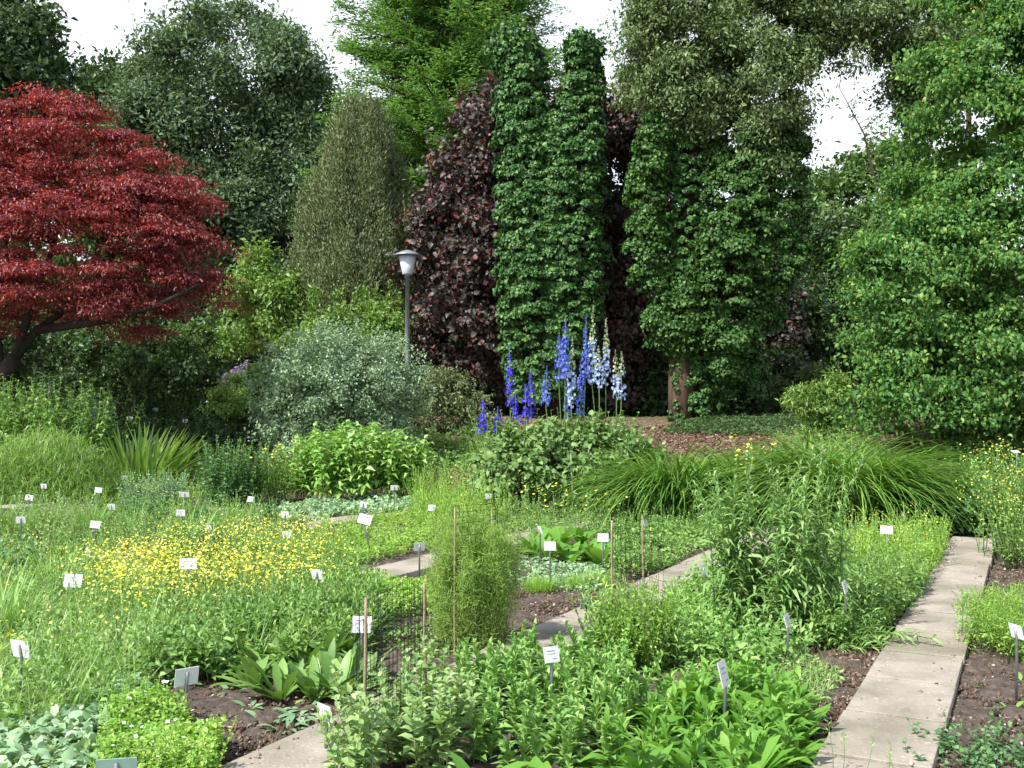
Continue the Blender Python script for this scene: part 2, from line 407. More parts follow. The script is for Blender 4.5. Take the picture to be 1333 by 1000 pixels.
def foliage(rg, C, O, per, cr, L, Wd, shape='d', up=.7, outb=.35, rnd=.6, droop=.25, fold=.15, curl=.15, lv=.5):
    n = len(C) * per
    c = np.repeat(C, per, 0); o = np.repeat(O, per, 0)
    sc = np.repeat(rg.uniform(.6, 1.3, len(C)), per)[:, None]
    p = c + rg.normal(size=(n, 3)) * np.asarray(cr) * .55 * sc
    tilt = np.repeat(rg.normal(size=(len(C), 3)) * .25, per, 0)
    N = nrm(UP * up + o * outb + rg.normal(size=(n, 3)) * rnd + tilt)
    A = nrm(rg.normal(size=(n, 3)) + o * .6 - UP * droop)
    l = L * rg.uniform(1 - lv, 1 + lv, n)
    return leaf(p, A, N, l, l * (Wd / L), fold, curl, shape)
def limbs(rg, start_fn, targets, r0, seg=5, k=5, sag=.0):
    geo = []
    for T in targets:
        a = start_fn(T); L = np.linalg.norm(T - a); b = a + (T - a) * .45 + UP * L * (.10 - sag) + rg.normal(size=3) * L * .05
        t = np.linspace(0, 1, seg)[:, None]
        pts = (1 - t) ** 2 * a + 2 * t * (1 - t) * b + t ** 2 * T + rg.normal(size=(seg, 3)) * L * .015
        geo.append(tube(pts, np.linspace(r0, r0 * .12, seg) * rg.uniform(.7, 1.2), k))
    return geo
def trunk_line(base, top, n=7, wob=.03, seed=0):
    rg = R(seed); base = np.asarray(base, float); top = np.asarray(top, float)
    t = np.linspace(0, 1, n)[:, None]; L = np.linalg.norm(top - base)
    w = rg.normal(size=(n, 3)) * L * wob; w[0] = 0; w[:, 2] = 0
    return base + (top - base) * t + w
def tree(name, label, cat, base, top, r, ells, n, per, cr, L, Wd, mat, bmat, seed, nlimb=14, limb_r=None, shell=.62, back=.35, group=None, shape='d', extra=None, crown_name='crown', bough=9, br=.16, flat=.55, **kw):
    rg = R(seed); base = np.asarray(base, float)
    th = thing(name, label, cat, base, group)
    line = trunk_line(base - UP * .3, top, 8, .012, seed)
    geo = [tube(line, np.linspace(r, r * .25, 8), 10, .08, seed)]
    C, O = crown_pts(rg, ells, n, shell, back, bough, br, flat)
    if nlimb:
        tg = C[rg.choice(len(C), nlimb, replace=False)]
        def st(T):
            zz = np.clip(T[2] - (np.linalg.norm(T[:2] - base[:2])) * rg.uniform(.4, .9), base[2] + (top[2] - base[2]) * .2, top[2] - .2)
            f = (zz - line[0][2]) / (line[-1][2] - line[0][2]); i = f * 7
            return np.array([np.interp(i, range(8), line[:, j]) for j in range(3)])
        geo += limbs(rg, st, tg, limb_r or r * .35)
    make('trunk', geo, bmat, base, None, True).parent = th
    bpy.context.view_layer.update()
    f = [foliage(rg, C, O, per, cr, L, Wd, shape, **kw)]
    if extra: f += extra(rg)
    make(crown_name, f, mat, base, None).parent = th
    for c in th.children: c.location = (0, 0, 0)
    return th

leafmat("deep_green", (.030, .062, .026), (.070, .130, .052), (.12, .19, .08), rough=.45)
leafmat("ash_green", (.065, .120, .062), (.135, .22, .118), (.22, .31, .18), rough=.5, spec=.25)
leafmat("mid_green", (.06, .12, .032), (.12, .215, .06), (.19, .29, .09))
leafmat("forest_green", (.032, .068, .026), (.072, .138, .046), (.12, .20, .065))
leafmat("redwood_green", (.10, .205, .055), (.18, .325, .09), (.26, .40, .13), spec=.2, tr=.40, trc=(1.05, 1.2, .6))
leafmat("thuja_olive", (.085, .13, .05), (.165, .215, .095), (.25, .26, .125), rough=.6, spec=.2, tr=.15)
leafmat("birch_green", (.12, .225, .048), (.22, .365, .085), (.31, .45, .14), tr=.35)
leafmat("maple_red", (.13, .034, .042), (.28, .062, .066), (.44, .15, .13), rough=.42, spec=.4, tr=.34, trc=(1.8, .6, .35))
leafmat("hazel_purple", (.046, .042, .034), (.094, .084, .072), (.17, .062, .054), rough=.45, spec=.28, tr=.12, trc=(1.4, .6, .5))
leafmat("ivy_green", (.026, .080, .020), (.060, .155, .034), (.14, .26, .06), rough=.45, spec=.3, tr=.15)
leafmat("ivy_bright", (.024, .074, .014), (.058, .145, .026), (.125, .23, .048), rough=.45, spec=.28, tr=.2)
leafmat("willow_grey", (.10, .165, .06), (.185, .27, .11), (.28, .36, .18), spec=.25, rough=.5, tr=.22)
leafmat("beech_green", (.060, .160, .042), (.12, .265, .064), (.28, .42, .10), spec=.22, rough=.48, tr=.34)
leafmat("gold_green", (.30, .30, .05), (.45, .42, .08), None)

ivy_bark = plainmat("ivy_bark", (.15, .095, .065), (.04, .027, .02), 6, .9, .2, .8, 22, stretch=(1, 1, .2))
# ---- big round tree, its bare limbs showing through the middle of the crown
D = 46
tree("broadleaf_tree", "tall round dark green tree with bare limbs showing through its crown against the sky", "tree", on(300, D), P(318, 110, D), .45,
     [ell(310, 110, 115, 100, D, 4), ell(250, 190, 80, 110, D, 3.5), ell(390, 210, 62, 110, D, 3.5), ell(320, 300, 125, 120, D, 4), ell(200, 160, 45, 70, D + 2, 3), ell(330, 400, 110, 90, D, 4), ell(300, 190, 70, 60, D - 1, 2.5), ell(345, 320, 70, 70, D - 2, 2), ell(300, 270, 110, 60, D - 2, 2)],
     1700, 120, (.85, .85, .5), .21, .10, MATS["ash_green"], dark_bark, 21, nlimb=46, limb_r=.13, shell=.72)
D = 53
tree("broadleaf_tree", "dark tree filling the view close behind the tall round tree's lower crown", "tree", on(330, D), P(330, 260, D), .4,
     [ell(300, 300, 100, 90, D, 3), ell(390, 290, 80, 90, D, 3), ell(340, 400, 130, 100, D, 3), ell(250, 330, 80, 90, D, 3)], 800, 90, (.9, .9, .6), .28, .15, MATS["forest_green"], dark_bark, 29, nlimb=6, shell=.3)
# ---- trees along the upper edge at the far left
D = 38
tree("broadleaf_tree", "dark tree cut off by the top corner of the picture above the red maple", "tree", on(-30, D), P(-20, 10, D), .4,
     [ell(-10, 60, 80, 110, D, 3), ell(35, 95, 32, 50, D, 2), ell(-20, 200, 90, 120, D, 3)], 420, 90, (.8, .8, .5), .26, .14, MATS["deep_green"], dark_bark, 22, nlimb=12)
D = 52
tree("broadleaf_tree", "lower tree with a loose crown between the maple top and the tall round tree", "tree", on(130, D), P(120, 150, D), .4,
     [ell(110, 140, 80, 60, D, 3), ell(60, 120, 50, 50, D, 3), ell(170, 200, 70, 90, D, 3), ell(110, 300, 120, 140, D, 3)], 520, 90, (1.0, 1.0, .6), .32, .17, MATS["forest_green"], dark_bark, 23, nlimb=12)
# ---- trees seen through the arch on the right
D = 44
tree("broadleaf_tree", "mid green rounded tree seen through the leafy arch, below the gap of sky", "tree", on(1120, D), P(1130, 240, D), .35,
     [ell(1110, 275, 75, 72, D, 3), ell(1180, 255, 55, 70, D, 3), ell(1070, 330, 60, 100, D, 3), ell(1160, 370, 110, 120, D, 3)], 520, 95, (.9, .9, .55), .27, .14, MATS["mid_green"], bark, 24, nlimb=12)
rg = R(25); D = 34
b0 = on(1165, D); th = thing("slender_tree", "thin nearly bare branch with few leaves standing in the sky gap under the arch", "tree", b0)
l0 = np.array([b0 - UP * .3, P(1160, 330, D), P(1125, 175, D), P(1085, 100, D)])
gz = [tube(l0, [.10, .07, .03, .008], 6)]; tips = []
for k in range(22):
    f = rg.uniform(1.3, 2.9); i = int(f); a = l0[i] + (l0[i + 1] - l0[i]) * (f - i); e = a + rg.normal(size=3) * (.5, .4, .35) + UP * .25; gz.append(tube([a, (a + e) / 2 + UP * .08, e], [.014, .009, .003], 4)); tips += [a + (e - a) * s for s in (.5, .75, 1)]
tips = np.array(tips); gg = [foliage(rg, tips, np.tile(UP, (len(tips), 1)), 8, (.18, .18, .10), .11, .055)]
make("trunk", gz, bark, b0).parent = th; make("crown", gg, MATS["mid_green"], b0).parent = th
for c in th.children: c.location = (0, 0, 0)

# ---- bald-cypress-like conifer with feathery sprays
def feathery_conifer():
    rg = R(31); D = 40; base = on(588, D); top = P(592, -330, D); th = thing("conifer_tree", "tall bright green feathery conifer with ascending branches, cut off by the top of the picture", "tree", base)
    H = top[2] - base[2]
    geo = [tube(trunk_line(base - UP * .3, top, 9, .004, 31), np.linspace(.42, .06, 9), 10, .05, 1)]
    b2 = on(545, D + 1.2); t2 = P(548, -170, D + 1.2); geo.append(tube(trunk_line(b2, t2, 8, .006, 32), np.linspace(.28, .05, 8), 8))
    cs, os_ = [], []
    for k in range(400):
        z = H * (.18 + .70 * rg.random()); fz = z / H
        two = rg.random() < .3
        src = (b2 if two else base) + np.array([0, 0, z * (.86 if two else 1)])
        ln = 5.0 * (1 - fz ** 1.9) * rg.uniform(.55, 1.18) + .4; a = rg.uniform(0, 2 * math.pi)
        if math.sin(a) > .3 and rg.random() < .5: a = -a
        d = np.array([math.cos(a), math.sin(a), rg.uniform(.18, .5)]); 
        m = 5; t = np.linspace(0, 1, m)[:, None]; pts = src + d * ln * t + UP * (t ** 2) * ln * -.12 + rg.normal(size=(m, 3)) * .06
        geo.append(tube(pts, np.linspace(.06, .010, m) * (.6 + ln / 6), 4))
        nn = int(ln * 7) + 3
        f = rg.uniform(.18, 1.0, nn)[:, None]
        q = src + d * ln * f + UP * f ** 2 * ln * -.12
        side = nrm(np.cross(d, UP)); q = q + side * rg.normal(size=(nn, 1)) * .42 * (1.1 - f) + UP * rg.normal(size=(nn, 1)) * .12
        cs.append(q); os_.append(np.tile(nrm(d + UP * .5), (nn, 1)))
    C = np.concatenate(cs); O = np.concatenate(os_)
    per = 20
    n = len(C) * per; c = np.repeat(C, per, 0); o = np.repeat(O, per, 0)
    p = c + rg.normal(size=(n, 3)) * (.26, .26, .06)
    A = nrm(o * .6 + rg.normal(size=(n, 3)) * (.7, .7, .22) - UP * .22); N = nrm(UP + rg.normal(size=(n, 3)) * .42)
    make("trunk", geo, red_bark, base, None, True).parent = th
    make("crown", [leaf(p, A, N, rg.uniform(.14, .30, n), rg.uniform(.045, .085, n), .1, .2)], MATS["redwood_green"], base).parent = th
    for c in th.children: c.location = (0, 0, 0)
feathery_conifer()

# ---- olive cone-shaped conifer
def olive_conifer():
    rg = R(33); D = 30; base = on(470, D); top = P(480, 152, D); th = thing("conifer_tree", "dense olive brown cone shaped conifer behind the lamp post", "tree", base); H = top[2] - base[2]
    nb = 190; fb = rg.random(nb) ** 1.1; a = rg.uniform(0, 2 * math.pi, nb); a = np.where((np.sin(a) > .2) & (rg.random(nb) < .6), -a, a)
    fz = np.clip(np.repeat(fb, 12) + rg.normal(size=nb * 12) * .055, 0, 1.02); rad0 = np.interp(fb, [0, .15, .4, .7, .9, 1], [2.0, 2.05, 1.9, 1.42, .85, .2])
    rad = np.repeat(rad0 * rg.uniform(.70, 1.30, nb), 12) * np.interp(fz - np.repeat(fb, 12), [-.1, 0, .12], [1.0, 1.0, .55]); a = np.repeat(a, 12) + rg.normal(size=nb * 12) * .13 / np.maximum(np.repeat(rad0, 12), .4)
    n = nb * 12; C = base + np.stack([np.cos(a) * rad, np.sin(a) * rad, fz * H], 1); O = nrm(np.stack([np.cos(a), np.sin(a), np.full(n, .35)], 1))
    per = 46; m = n * per; c = np.repeat(C, per, 0); o = np.repeat(O, per, 0)
    p = c + rg.normal(size=(m, 3)) * (.13, .13, .26)
    A = nrm(o * .5 + UP * .9 + rg.normal(size=(m, 3)) * .45); N = nrm(o + rg.normal(size=(m, 3)) * .6)
    f = [leaf(p, A, N, rg.uniform(.08, .17, m), rg.uniform(.022, .045, m), .1, .1)]
    make("trunk", [tube([base - UP * .3, base + UP * H * .5, base + UP * H * .93], [.8, .75, .05], 10, .15, 4)], dark_bark, base).parent = th
    make("crown", f, MATS["thuja_olive"], base).parent = th
    for c in th.children: c.location = (0, 0, 0)
olive_conifer()
# ---- small light green tree
D = 29
tree("birch_tree", "small light green tree with hanging twigs between the maple and the olive conifer", "tree", on(372, D), P(350, 340, D), .11,
     [ell(340, 375, 45, 68, D, 1.1), ell(380, 400, 32, 60, D, 1), ell(322, 410, 28, 45, D, .9)], 200, 60, (.30, .30, .38), .13, .075, MATS["birch_green"], red_bark, 26, nlimb=14, limb_r=.03, droop=.6, shell=.4)
rg = R(27)
# ---- leafy background bushes
D = 27
tree("shrub", "pale green upright bush with light new shoots behind the grey-blue bush", "shrub", on(455, D), P(450, 440, D), .06,
     [ell(430, 430, 45, 40, D, 1), ell(490, 430, 42, 34, D, 1), ell(455, 455, 80, 60, D, 1.2)], 170, 60, (.25, .25, .3), .12, .06, MATS["birch_green"], bark, 28, nlimb=6, shell=.4,
     extra=lambda rg: [foliage(rg, np.array([P(rg.uniform(400, 525), rg.uniform(378, 420), D) for _ in range(60)]), np.tile(UP, (60, 1)), 26, (.06, .06, .22), .10, .05, up=.3, outb=.6)])
# ---- red maple: wide flat layers of foliage on dark spreading limbs
def red_maple():
    rg = R(41); D = 20.0; base = on(-45, D); th = thing("maple_tree", "spreading red leaved maple in flat layers with dark forked trunk", "tree", base)
    ells = [ell(75, 165, 55, 50, D, .9), ell(110, 205, 75, 60, D, 1.0), ell(175, 240, 70, 50, D, 1.1), ell(222, 280, 48, 42, D, 1.0), ell(240, 340, 38, 45, D, .9), ell(-20, 200, 70, 60, D, 1.2), ell(80, 190, 62, 74, D, 1.0), ell(30, 230, 110, 90, D, 1.5), ell(120, 240, 100, 62, D, 1.4), ell(190, 290, 92, 66, D, 1.4), ell(95, 325, 180, 92, D, 2.0), ell(215, 370, 62, 50, D, 1.1),
            ell(-70, 280, 160, 120, D, 2.0), ell(60, 388, 110, 34, D, 1.5), ell(160, 398, 85, 38, D, 1.4)]
    C, O = crown_pts(rg, ells, 700, .5, .4, 3, .14, .25)
    O = nrm(O * [1, 1, .3])
    per = 185; n = len(C) * per; c = np.repeat(C, per, 0)
    an = rg.uniform(0, 2 * math.pi, n); kk = np.repeat(rg.integers(3, 7, len(C)), per); ph = np.repeat(rg.uniform(0, 6.28, len(C)), per)
    rr = np.sqrt(rg.random(n)) * np.repeat(rg.uniform(.26, .66, len(C)), per) * (1 + .42 * np.sin(kk * an + ph))
    dr = np.repeat(rg.uniform(.1, .45, len(C)), per)
    p = c + np.stack([np.cos(an) * rr, np.sin(an) * rr, rg.normal(size=n) * .04 - rr * dr + .08], 1)
    N = nrm(UP + np.stack([np.cos(an), np.sin(an), 0 * an], 1) * .35 + rg.normal(size=(n, 3)) * .4)
    A = nrm(np.stack([np.cos(an), np.sin(an), -.4 + 0 * an], 1) + rg.normal(size=(n, 3)) * .6)
    geo = []
    fork = P(20, 465, D); t0 = [base - UP * .3, P(-18, 540, D), P(2, 490, D), fork]
    geo.append(tube(t0, [.24, .20, .17, .15], 10, .06, 3))
    mains = [[fork, P(48, 430, D), P(110, 385, D - .3), P(150, 330, D - .4), P(165, 270, D)], [P(2, 490, D), P(-8, 400, D + .3), P(10, 300, D + .3), P(60, 190, D)],
             [fork, P(40, 400, D - .2), P(70, 320, D), P(85, 220, D)], [P(48, 430, D), P(120, 420, D - .8), P(200, 400, D - 1), P(260, 370, D - 1)], [P(2, 490, D), P(-60, 420, D), P(-120, 330, D)]]
    for m in mains:
        geo.append(tube(m, np.linspace(.10, .025, len(m)), 7, .05, 4))
    anchors = np.concatenate([np.array(m)[1:] for m in mains])
    for T in C[rg.choice(len(C), 80, replace=False)]:
        a = anchors[np.argmin(np.linalg.norm(anchors - T - UP * -.3, axis=1))]
        geo += limbs(rg, lambda _: a, [T], .028, 5, 4)
    make("trunk", geo, dark_bark, base, None, True).parent = th
    make("crown", [leaf(p, A, N, rg.uniform(.045, .095, n), rg.uniform(.022, .042, n), .12, .3)], MATS["maple_red"], base).parent = th
    for c in th.children: c.location = (0, 0, 0)
red_maple()
# ---- purple hazels
D = 28.5
tree("hazel_bush", "large purple leaved hazel behind the two-pronged ivy stump", "tree", on(680, D), P(700, 120, D), .16,
     [ell(700, 220, 120, 130, D, 1.6), ell(620, 330, 85, 130, D, 1.6), ell(640, 200, 55, 85, D, 1.3), ell(785, 230, 70, 130, D, 1.6), ell(820, 190, 40, 90, D, 1.0), ell(815, 330, 50, 110, D, 1.2), ell(620, 430, 80, 60, D, 1.5), ell(610, 250, 50, 70, D, 1.2), ell(590, 380, 50, 70, D, 1.2), ell(690, 330, 120, 120, D + .6, 1.4), ell(770, 380, 85, 120, D, 1.5), ell(680, 420, 110, 100, D, 1.8)],
     1500, 60, (.40, .40, .30), .15, .11, MATS["hazel_purple"], dark_bark, 42, nlimb=40, limb_r=.05, shape='h', shell=.7, up=.5, outb=.6, rnd=.5)
D = 31
tree("hazel_bush", "second purple leaved hazel in the dark shade behind the ivy clad tree", "tree", on(1020, D), P(1010, 300, D), .14,
     [ell(930, 420, 100, 110, D, 1.6), ell(850, 430, 80, 110, D, 1.4)], 420, 60, (.42, .42, .3), .16, .12, MATS["hazel_purple"], dark_bark, 43, nlimb=24, limb_r=.05, shape='h', shell=.65, up=.5, outb=.5)

# ---- ivy on two truncated stems
def ivy_cover(rg, line, rad, n, per, L=.11, bump=(.16, .34), cover=1.0):
    """ivy hanging in overlapping tiers: leaves on the upper outer faces of bulges spread over a stem's surface"""
    line = np.asarray(line, float); rad = np.asarray(rad, float)
    s = np.concatenate([[0], np.cumsum(np.linalg.norm(np.diff(line, axis=0), axis=1))]); s /= s[-1]
    t = rg.random(n); a = rg.uniform(0, 2 * math.pi, n)
    a = np.where((np.sin(a) > .25) & (rg.random(n) < .6), -a, a)
    c = np.stack([np.interp(t, s, line[:, j]) for j in range(3)], 1); r = np.interp(t, s, rad)
    O = nrm(np.stack([np.cos(a), np.sin(a), 0 * a], 1)); bs = rg.uniform(*bump, n)
    C = c + O * (r * rg.uniform(.82, 1.06, n) - bs * .5)[:, None]
    k = n * per; cc = np.repeat(C, per, 0); oo = np.repeat(O, per, 0); b = np.repeat(bs, per)[:, None]
    d = nrm(rg.normal(size=(k, 3)) + oo * 1.1 + UP * .35)
    d[:, 2] = np.where(d[:, 2] < -.25, -d[:, 2] * .5, d[:, 2])
    p = cc + d * b * np.array([1, 1, .8]) * rg.uniform(.75, 1.05, (k, 1))
    N = nrm(d * .8 + UP * .4 + rg.normal(size=(k, 3)) * .35); A = nrm(-UP * .7 + rg.normal(size=(k, 3)) * .45 + oo * .45)
    l = L * rg.uniform(.6, 1.25, k)
    return leaf(p, A, N, l, l * .92, .1, .25, 'h')
def cap(rg, c, r, n, per, L=.11):
    d = nrm(rg.normal(size=(n, 3))); d[:, 2] = np.abs(d[:, 2]); d = nrm(d); C = c + d * r
    k = n * per; p = np.repeat(C, per, 0) + rg.normal(size=(k, 3)) * .12; oo = np.repeat(d, per, 0)
    l = L * rg.uniform(.65, 1.25, k)
    return leaf(p, nrm(rg.normal(size=(k, 3)) + oo * .3 - UP * .3), nrm(oo + rg.normal(size=(k, 3)) * .45), l, l * .95, .1, .25, 'h')
def ivy_stump():
    rg = R(51); D = 25.5; base = on(725, D); k = D / FPX
    th = thing("ivy_stump", "two-pronged dead tree stump wholly covered in glossy dark ivy", "tree", base)
    A1 = [P(705, 520, D), P(700, 420, D), P(690, 300, D), P(684, 180, D), P(678, 100, D), P(670, 62, D)]; R1 = np.array([44, 48, 42, 35, 30, 28]) * k
    A2 = [P(738, 470, D), P(742, 330, D), P(742, 220, D), P(750, 150, D), P(758, 100, D), P(759, 62, D)]; R2 = np.array([36, 46, 44, 30, 21, 20]) * k
    make("trunk", [tube([base - UP * .3, A1[1], A1[2], A1[3], A1[5]], np.array([.45, .42, .38, .34, .26]), 10, .1, 1), tube([base - UP * .3, A2[1], A2[2], A2[3], A2[5]], np.array([.4, .38, .36, .3, .2]), 10, .1, 2)], dark_bark, base, None, True).parent = th
    f = [ivy_cover(rg, A1, R1, 470, 80, .10, (.12, .28)), ivy_cover(rg, A2, R2, 400, 80, .10, (.12, .28)), ivy_cover(rg, A1, R1 * .9, 900, 26, .08, (.05, .13)), ivy_cover(rg, A2, R2 * .9, 800, 26, .08, (.05, .13)), ivy_cover(rg, A1, R1, 60, 60, .13, (.2, .42)), ivy_cover(rg, [P(722, 150, D - .35), P(722, 260, D - .45), P(722, 360, D - .4), P(724, 440, D - .2)], np.array([10, 18, 20, 14]) * k, 170, 70, .10, (.12, .3)), ivy_cover(rg, A2, R2, 50, 60, .13, (.2, .42)), cap(rg, np.array(A1[-1]) - UP * .15, R1[-1] * .95, 160, 12), cap(rg, np.array(A2[-1]) - UP * .12, R2[-1] * .95, 120, 12)]
    make("ivy", f, MATS["ivy_green"], base).parent = th
    for c in th.children: c.location = (0, 0, 0)
ivy_stump()
# ---- ivy clad tree whose crown arches over to the right
def arch_tree():
    rg = R(52); D = 24.0; base = on(885, D); k = D / FPX
    th = thing("ivy_clad_tree", "tall ivy clad tree whose grey-green crown arches over a gap of sky", "tree", base)
    T = [base - UP * .3, P(886, 500, D), P(890, 400, D), P(900, 250, D), P(905, 120, D), P(925, 20, D)]
    geo = [tube(T[:3], [.32, .26, .25], 14, .16, 3), (*tube(T[2:], [.25, .24, .22, .18], 14, .16, 4), 1)]
    arm = [P(905, 150, D), P(960, 60, D), P(1060, 10, D), P(1150, -10, D), P(1210, 10, D), P(1215, 70, D), P(1195, 160, D)]
    geo.append(tube(arm, [.2, .18, .15, .13, .1, .09, .03], 8, .05, 5))
    t2 = [base + [.5, .3, -.3], P(925, 420, D + .3), P(960, 300, D + .3), P(975, 180, D), P(960, 60, D)]
    geo.append(tube(t2, [.22, .2, .18, .16, .12], 9, .06, 6))
    ells = [ell(895, 40, 85, 90, D, 1.6), ell(975, 50, 95, 95, D, 1.6), ell(1060, -8, 100, 60, D, 1.5), ell(1120, 5, 70, 56, D, 1.3), ell(1192, 30, 50, 75, D, 1.4), ell(1205, 80, 40, 90, D, 1.1), ell(860, 90, 50, 70, D, 1.2), ell(980, 130, 55, 80, D, 1.3), ell(990, 195, 40, 55, D, 1.0), ell(940, 170, 50, 60, D, 1), ell(1005, -60, 180, 70, D, 2)]
    C, O = crown_pts(rg, ells, 1700, .6, .4)
    for Tt in C[rg.choice(len(C), 60, replace=False)]:
        an = np.array(T[3:] + arm + t2[2:]); a = an[np.argmin(np.linalg.norm(an - Tt, axis=1))]; geo += limbs(rg, lambda _: a, [Tt], .03, 5, 4)
    make("trunk", geo, [ivy_bark, dark_bark], base, None, True).parent = th
    make("crown", [foliage(rg, C, O, 100, (.32, .32, .25), .105, .046, droop=.5)], MATS["willow_grey"], base).parent = th
    # ivy curtains: bulging columns with dark clefts between them
    cols = [([P(846, 150, D - .4), P(845, 230, D - .5), P(842, 320, D - .4), P(852, 400, D - .3), P(864, 455, D)], [18, 22, 24, 22, 12]),
            ([P(895, 330, D - .1), P(888, 400, D - .3), P(884, 430, D - .3), P(888, 462, D)], [14, 26, 26, 14]),
            ([P(965, 190, D - .3), P(960, 270, D - .5), P(950, 350, D - .4), P(950, 440, D - .2), P(945, 500, D)], [40, 46, 50, 44, 22]),
            ([P(1010, 190, D - .2), P(1015, 270, D - .2), P(1005, 350, D - .2), P(990, 420, D)], [36, 38, 40, 24]),
            ([P(1195, 60, D), P(1200, 130, D), P(1190, 210, D)], [22, 22, 10])]
    f = []
    for ln, rd in cols:
        nn = int(np.sum(rd) * .62); f.append(ivy_cover(rg, ln, np.array(rd) * k * .94, nn, 120, .09, (.2, .46))); f.append(ivy_cover(rg, ln, np.array(rd) * k * .85, nn * 2, 30, .075, (.06, .15)))
    make("ivy", f, MATS["ivy_bright"], base).parent = th
    f = [ivy_cover(rg, [P(930, 60, D + .6), P(930, 200, D + .8), P(930, 330, D + .6), P(950, 440, D + .6), P(960, 520, D + .8)], np.array([44, 50, 66, 62, 40]) * k, 240, 90, .10, (.2, .35)), ivy_cover(rg, [P(902, 60, D - .2), P(898, 180, D - .2), P(895, 330, D - .15), P(888, 440, D - .1)], np.array([20, 20, 20, 19]) * k, 230, 60, .10, (.07, .14)), ivy_cover(rg, [P(905, 545, D), P(908, 500, D), P(905, 460, D)], np.array([16, 14, 10]) * k, 60, 40, .08, (.1, .22)), ivy_cover(rg, [P(884, 545, D - .05), P(886, 500, D - .05), P(888, 450, D - .05)], np.array([15, 13, 13]) * k, 46, 16, .07, (.05, .12))]
    make("ivy", f, MATS["ivy_green"], base).parent = th
    for c in th.children: c.location = (0, 0, 0)
arch_tree()
# ---- big leafy tree on the right: tiers of drooping sprays
D = 18.5
tree("beech_tree", "large bright green tree with drooping leafy tiers filling the side beyond the slab path's end", "tree", on(1330, D + .8), P(1345, 200, D), .25,
     [ell(1290, 120, 95, 120, D, 1.6), ell(1260, 230, 78, 110, D, 1.5), ell(1330, 280, 130, 190, D, 2.0), ell(1215, 330, 95, 80, D, 1.4), ell(1190, 405, 75, 75, D, 1.3), ell(1260, 440, 110, 95, D, 1.6), ell(1225, 500, 60, 48, D - .4, 1.0), ell(1165, 345, 45, 55, D, 1.0), ell(1320, 0, 80, 90, D, 1.4)],
     2000, 90, (.36, .36, .16), .085, .048, MATS["beech_green"], bark, 61, nlimb=40, limb_r=.04, shape='o', shell=.7, back=.3, up=.75, outb=.4, rnd=.45, droop=.7, curl=.25, bough=12, br=.22, flat=.28)
D = 30
tree("broadleaf_tree", "golden yellow-green treetop just showing at the top behind the bright green tree", "tree", on(1262, D), P(1255, 60, D), .2,
     [ell(1262, -5, 45, 38, D, 1), ell(1250, 40, 40, 40, D, 1)], 90, 60, (.4, .4, .3), .16, .09, MATS["gold_green"], bark, 62, nlimb=5)
# ---- shrubs in the middle distance and in the shade
def shrub(label, px, D, ells, n, per, cr, L, Wd, mat, seed, name="shrub", cat="shrub", nlimb=8, **kw):
    b = on(px, D); zt = max(e[0][2] for e in ells)
    return tree(name, label, cat, b, np.array([b[0], b[1], zt]), .05, ells, n, per, cr, L, Wd, mat, bark, seed, nlimb=nlimb, limb_r=.02, **kw)
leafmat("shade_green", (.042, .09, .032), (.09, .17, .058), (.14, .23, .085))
leafmat("sage_blue", (.17, .275, .15), (.285, .405, .235), (.38, .49, .31), rough=.5, tr=.2, trc=(1.1, 1.15, .8))
D = 24
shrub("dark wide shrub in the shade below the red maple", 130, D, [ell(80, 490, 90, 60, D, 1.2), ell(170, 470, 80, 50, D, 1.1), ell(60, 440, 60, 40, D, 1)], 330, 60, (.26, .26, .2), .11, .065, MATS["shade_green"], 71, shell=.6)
shrub("rounder lit shrub at the edge of the maple's shade", 245, 25, [ell(245, 468, 42, 50, 25, .9), ell(225, 490, 45, 40, 25, .9)], 150, 60, (.22, .22, .18), .10, .06, MATS["mid_green"], 72, shell=.6)
D = 21
shrub("wide silvery blue-green bush in front of the lamp post", 440, D, [ell(445, 500, 72, 58, D, 1.1), ell(400, 530, 55, 42, D, 1.0), ell(492, 512, 48, 48, D, .9), ell(440, 560, 98, 36, D, 1.1)], 900, 80, (.20, .20, .15), .065, .036, MATS["sage_blue"], 73, nlimb=10, shell=.7, up=.6, outb=.5, bough=6, br=.15,
     extra=lambda rg: [foliage(rg, np.array([P(445, 505, 21) + nrm(v) * np.array([1.6, 1.3, 1.15]) * f for v in nrm(np.random.default_rng(5).normal(size=(150, 3)) * [1, .7, .8] + [0, -.6, .5]) for f in (.9, 1.06, 1.2)]), np.tile(UP, (450, 1)), 26, (.11, .11, .11), .06, .034, up=.6, outb=.4)])
D = 24
shrub("olive green shrub with hanging twigs between the lamp post and the hazel", 560, D, [ell(555, 530, 60, 55, D, 1.0), ell(600, 540, 40, 45, D, .9)], 200, 55, (.22, .22, .2), .10, .04, MATS["thuja_olive"], 74, shell=.55, droop=.8)
shrub("mossy yellow-green mound of small leaves beside the silvery bush", 335, 23.5, [ell(345, 505, 45, 32, 23.5, .8), ell(310, 515, 30, 26, 23.5, .7)], 130, 60, (.16, .16, .10), .06, .035, MATS["birch_green"], 75, shell=.6)
D = 19.5
shrub("low dark bushy shrub in the shade under the bright green tree", 1258, D, [ell(1258, 575, 38, 40, D, .6), ell(1275, 550, 30, 30, D, .5)], 120, 60, (.14, .14, .12), .07, .03, MATS["shade_green"], 76, shell=.55)
shrub("feathery pale shrub at the edge of the bark mulch", 1095, 20.5, [ell(1080, 520, 48, 34, 20.5, .6), ell(1135, 540, 46, 30, 20.5, .6), ell(1055, 540, 28, 28, 20.5, .5)], 170, 45, (.20, .20, .10), .10, .03, MATS["birch_green"], 77, shell=.4, droop=.4)
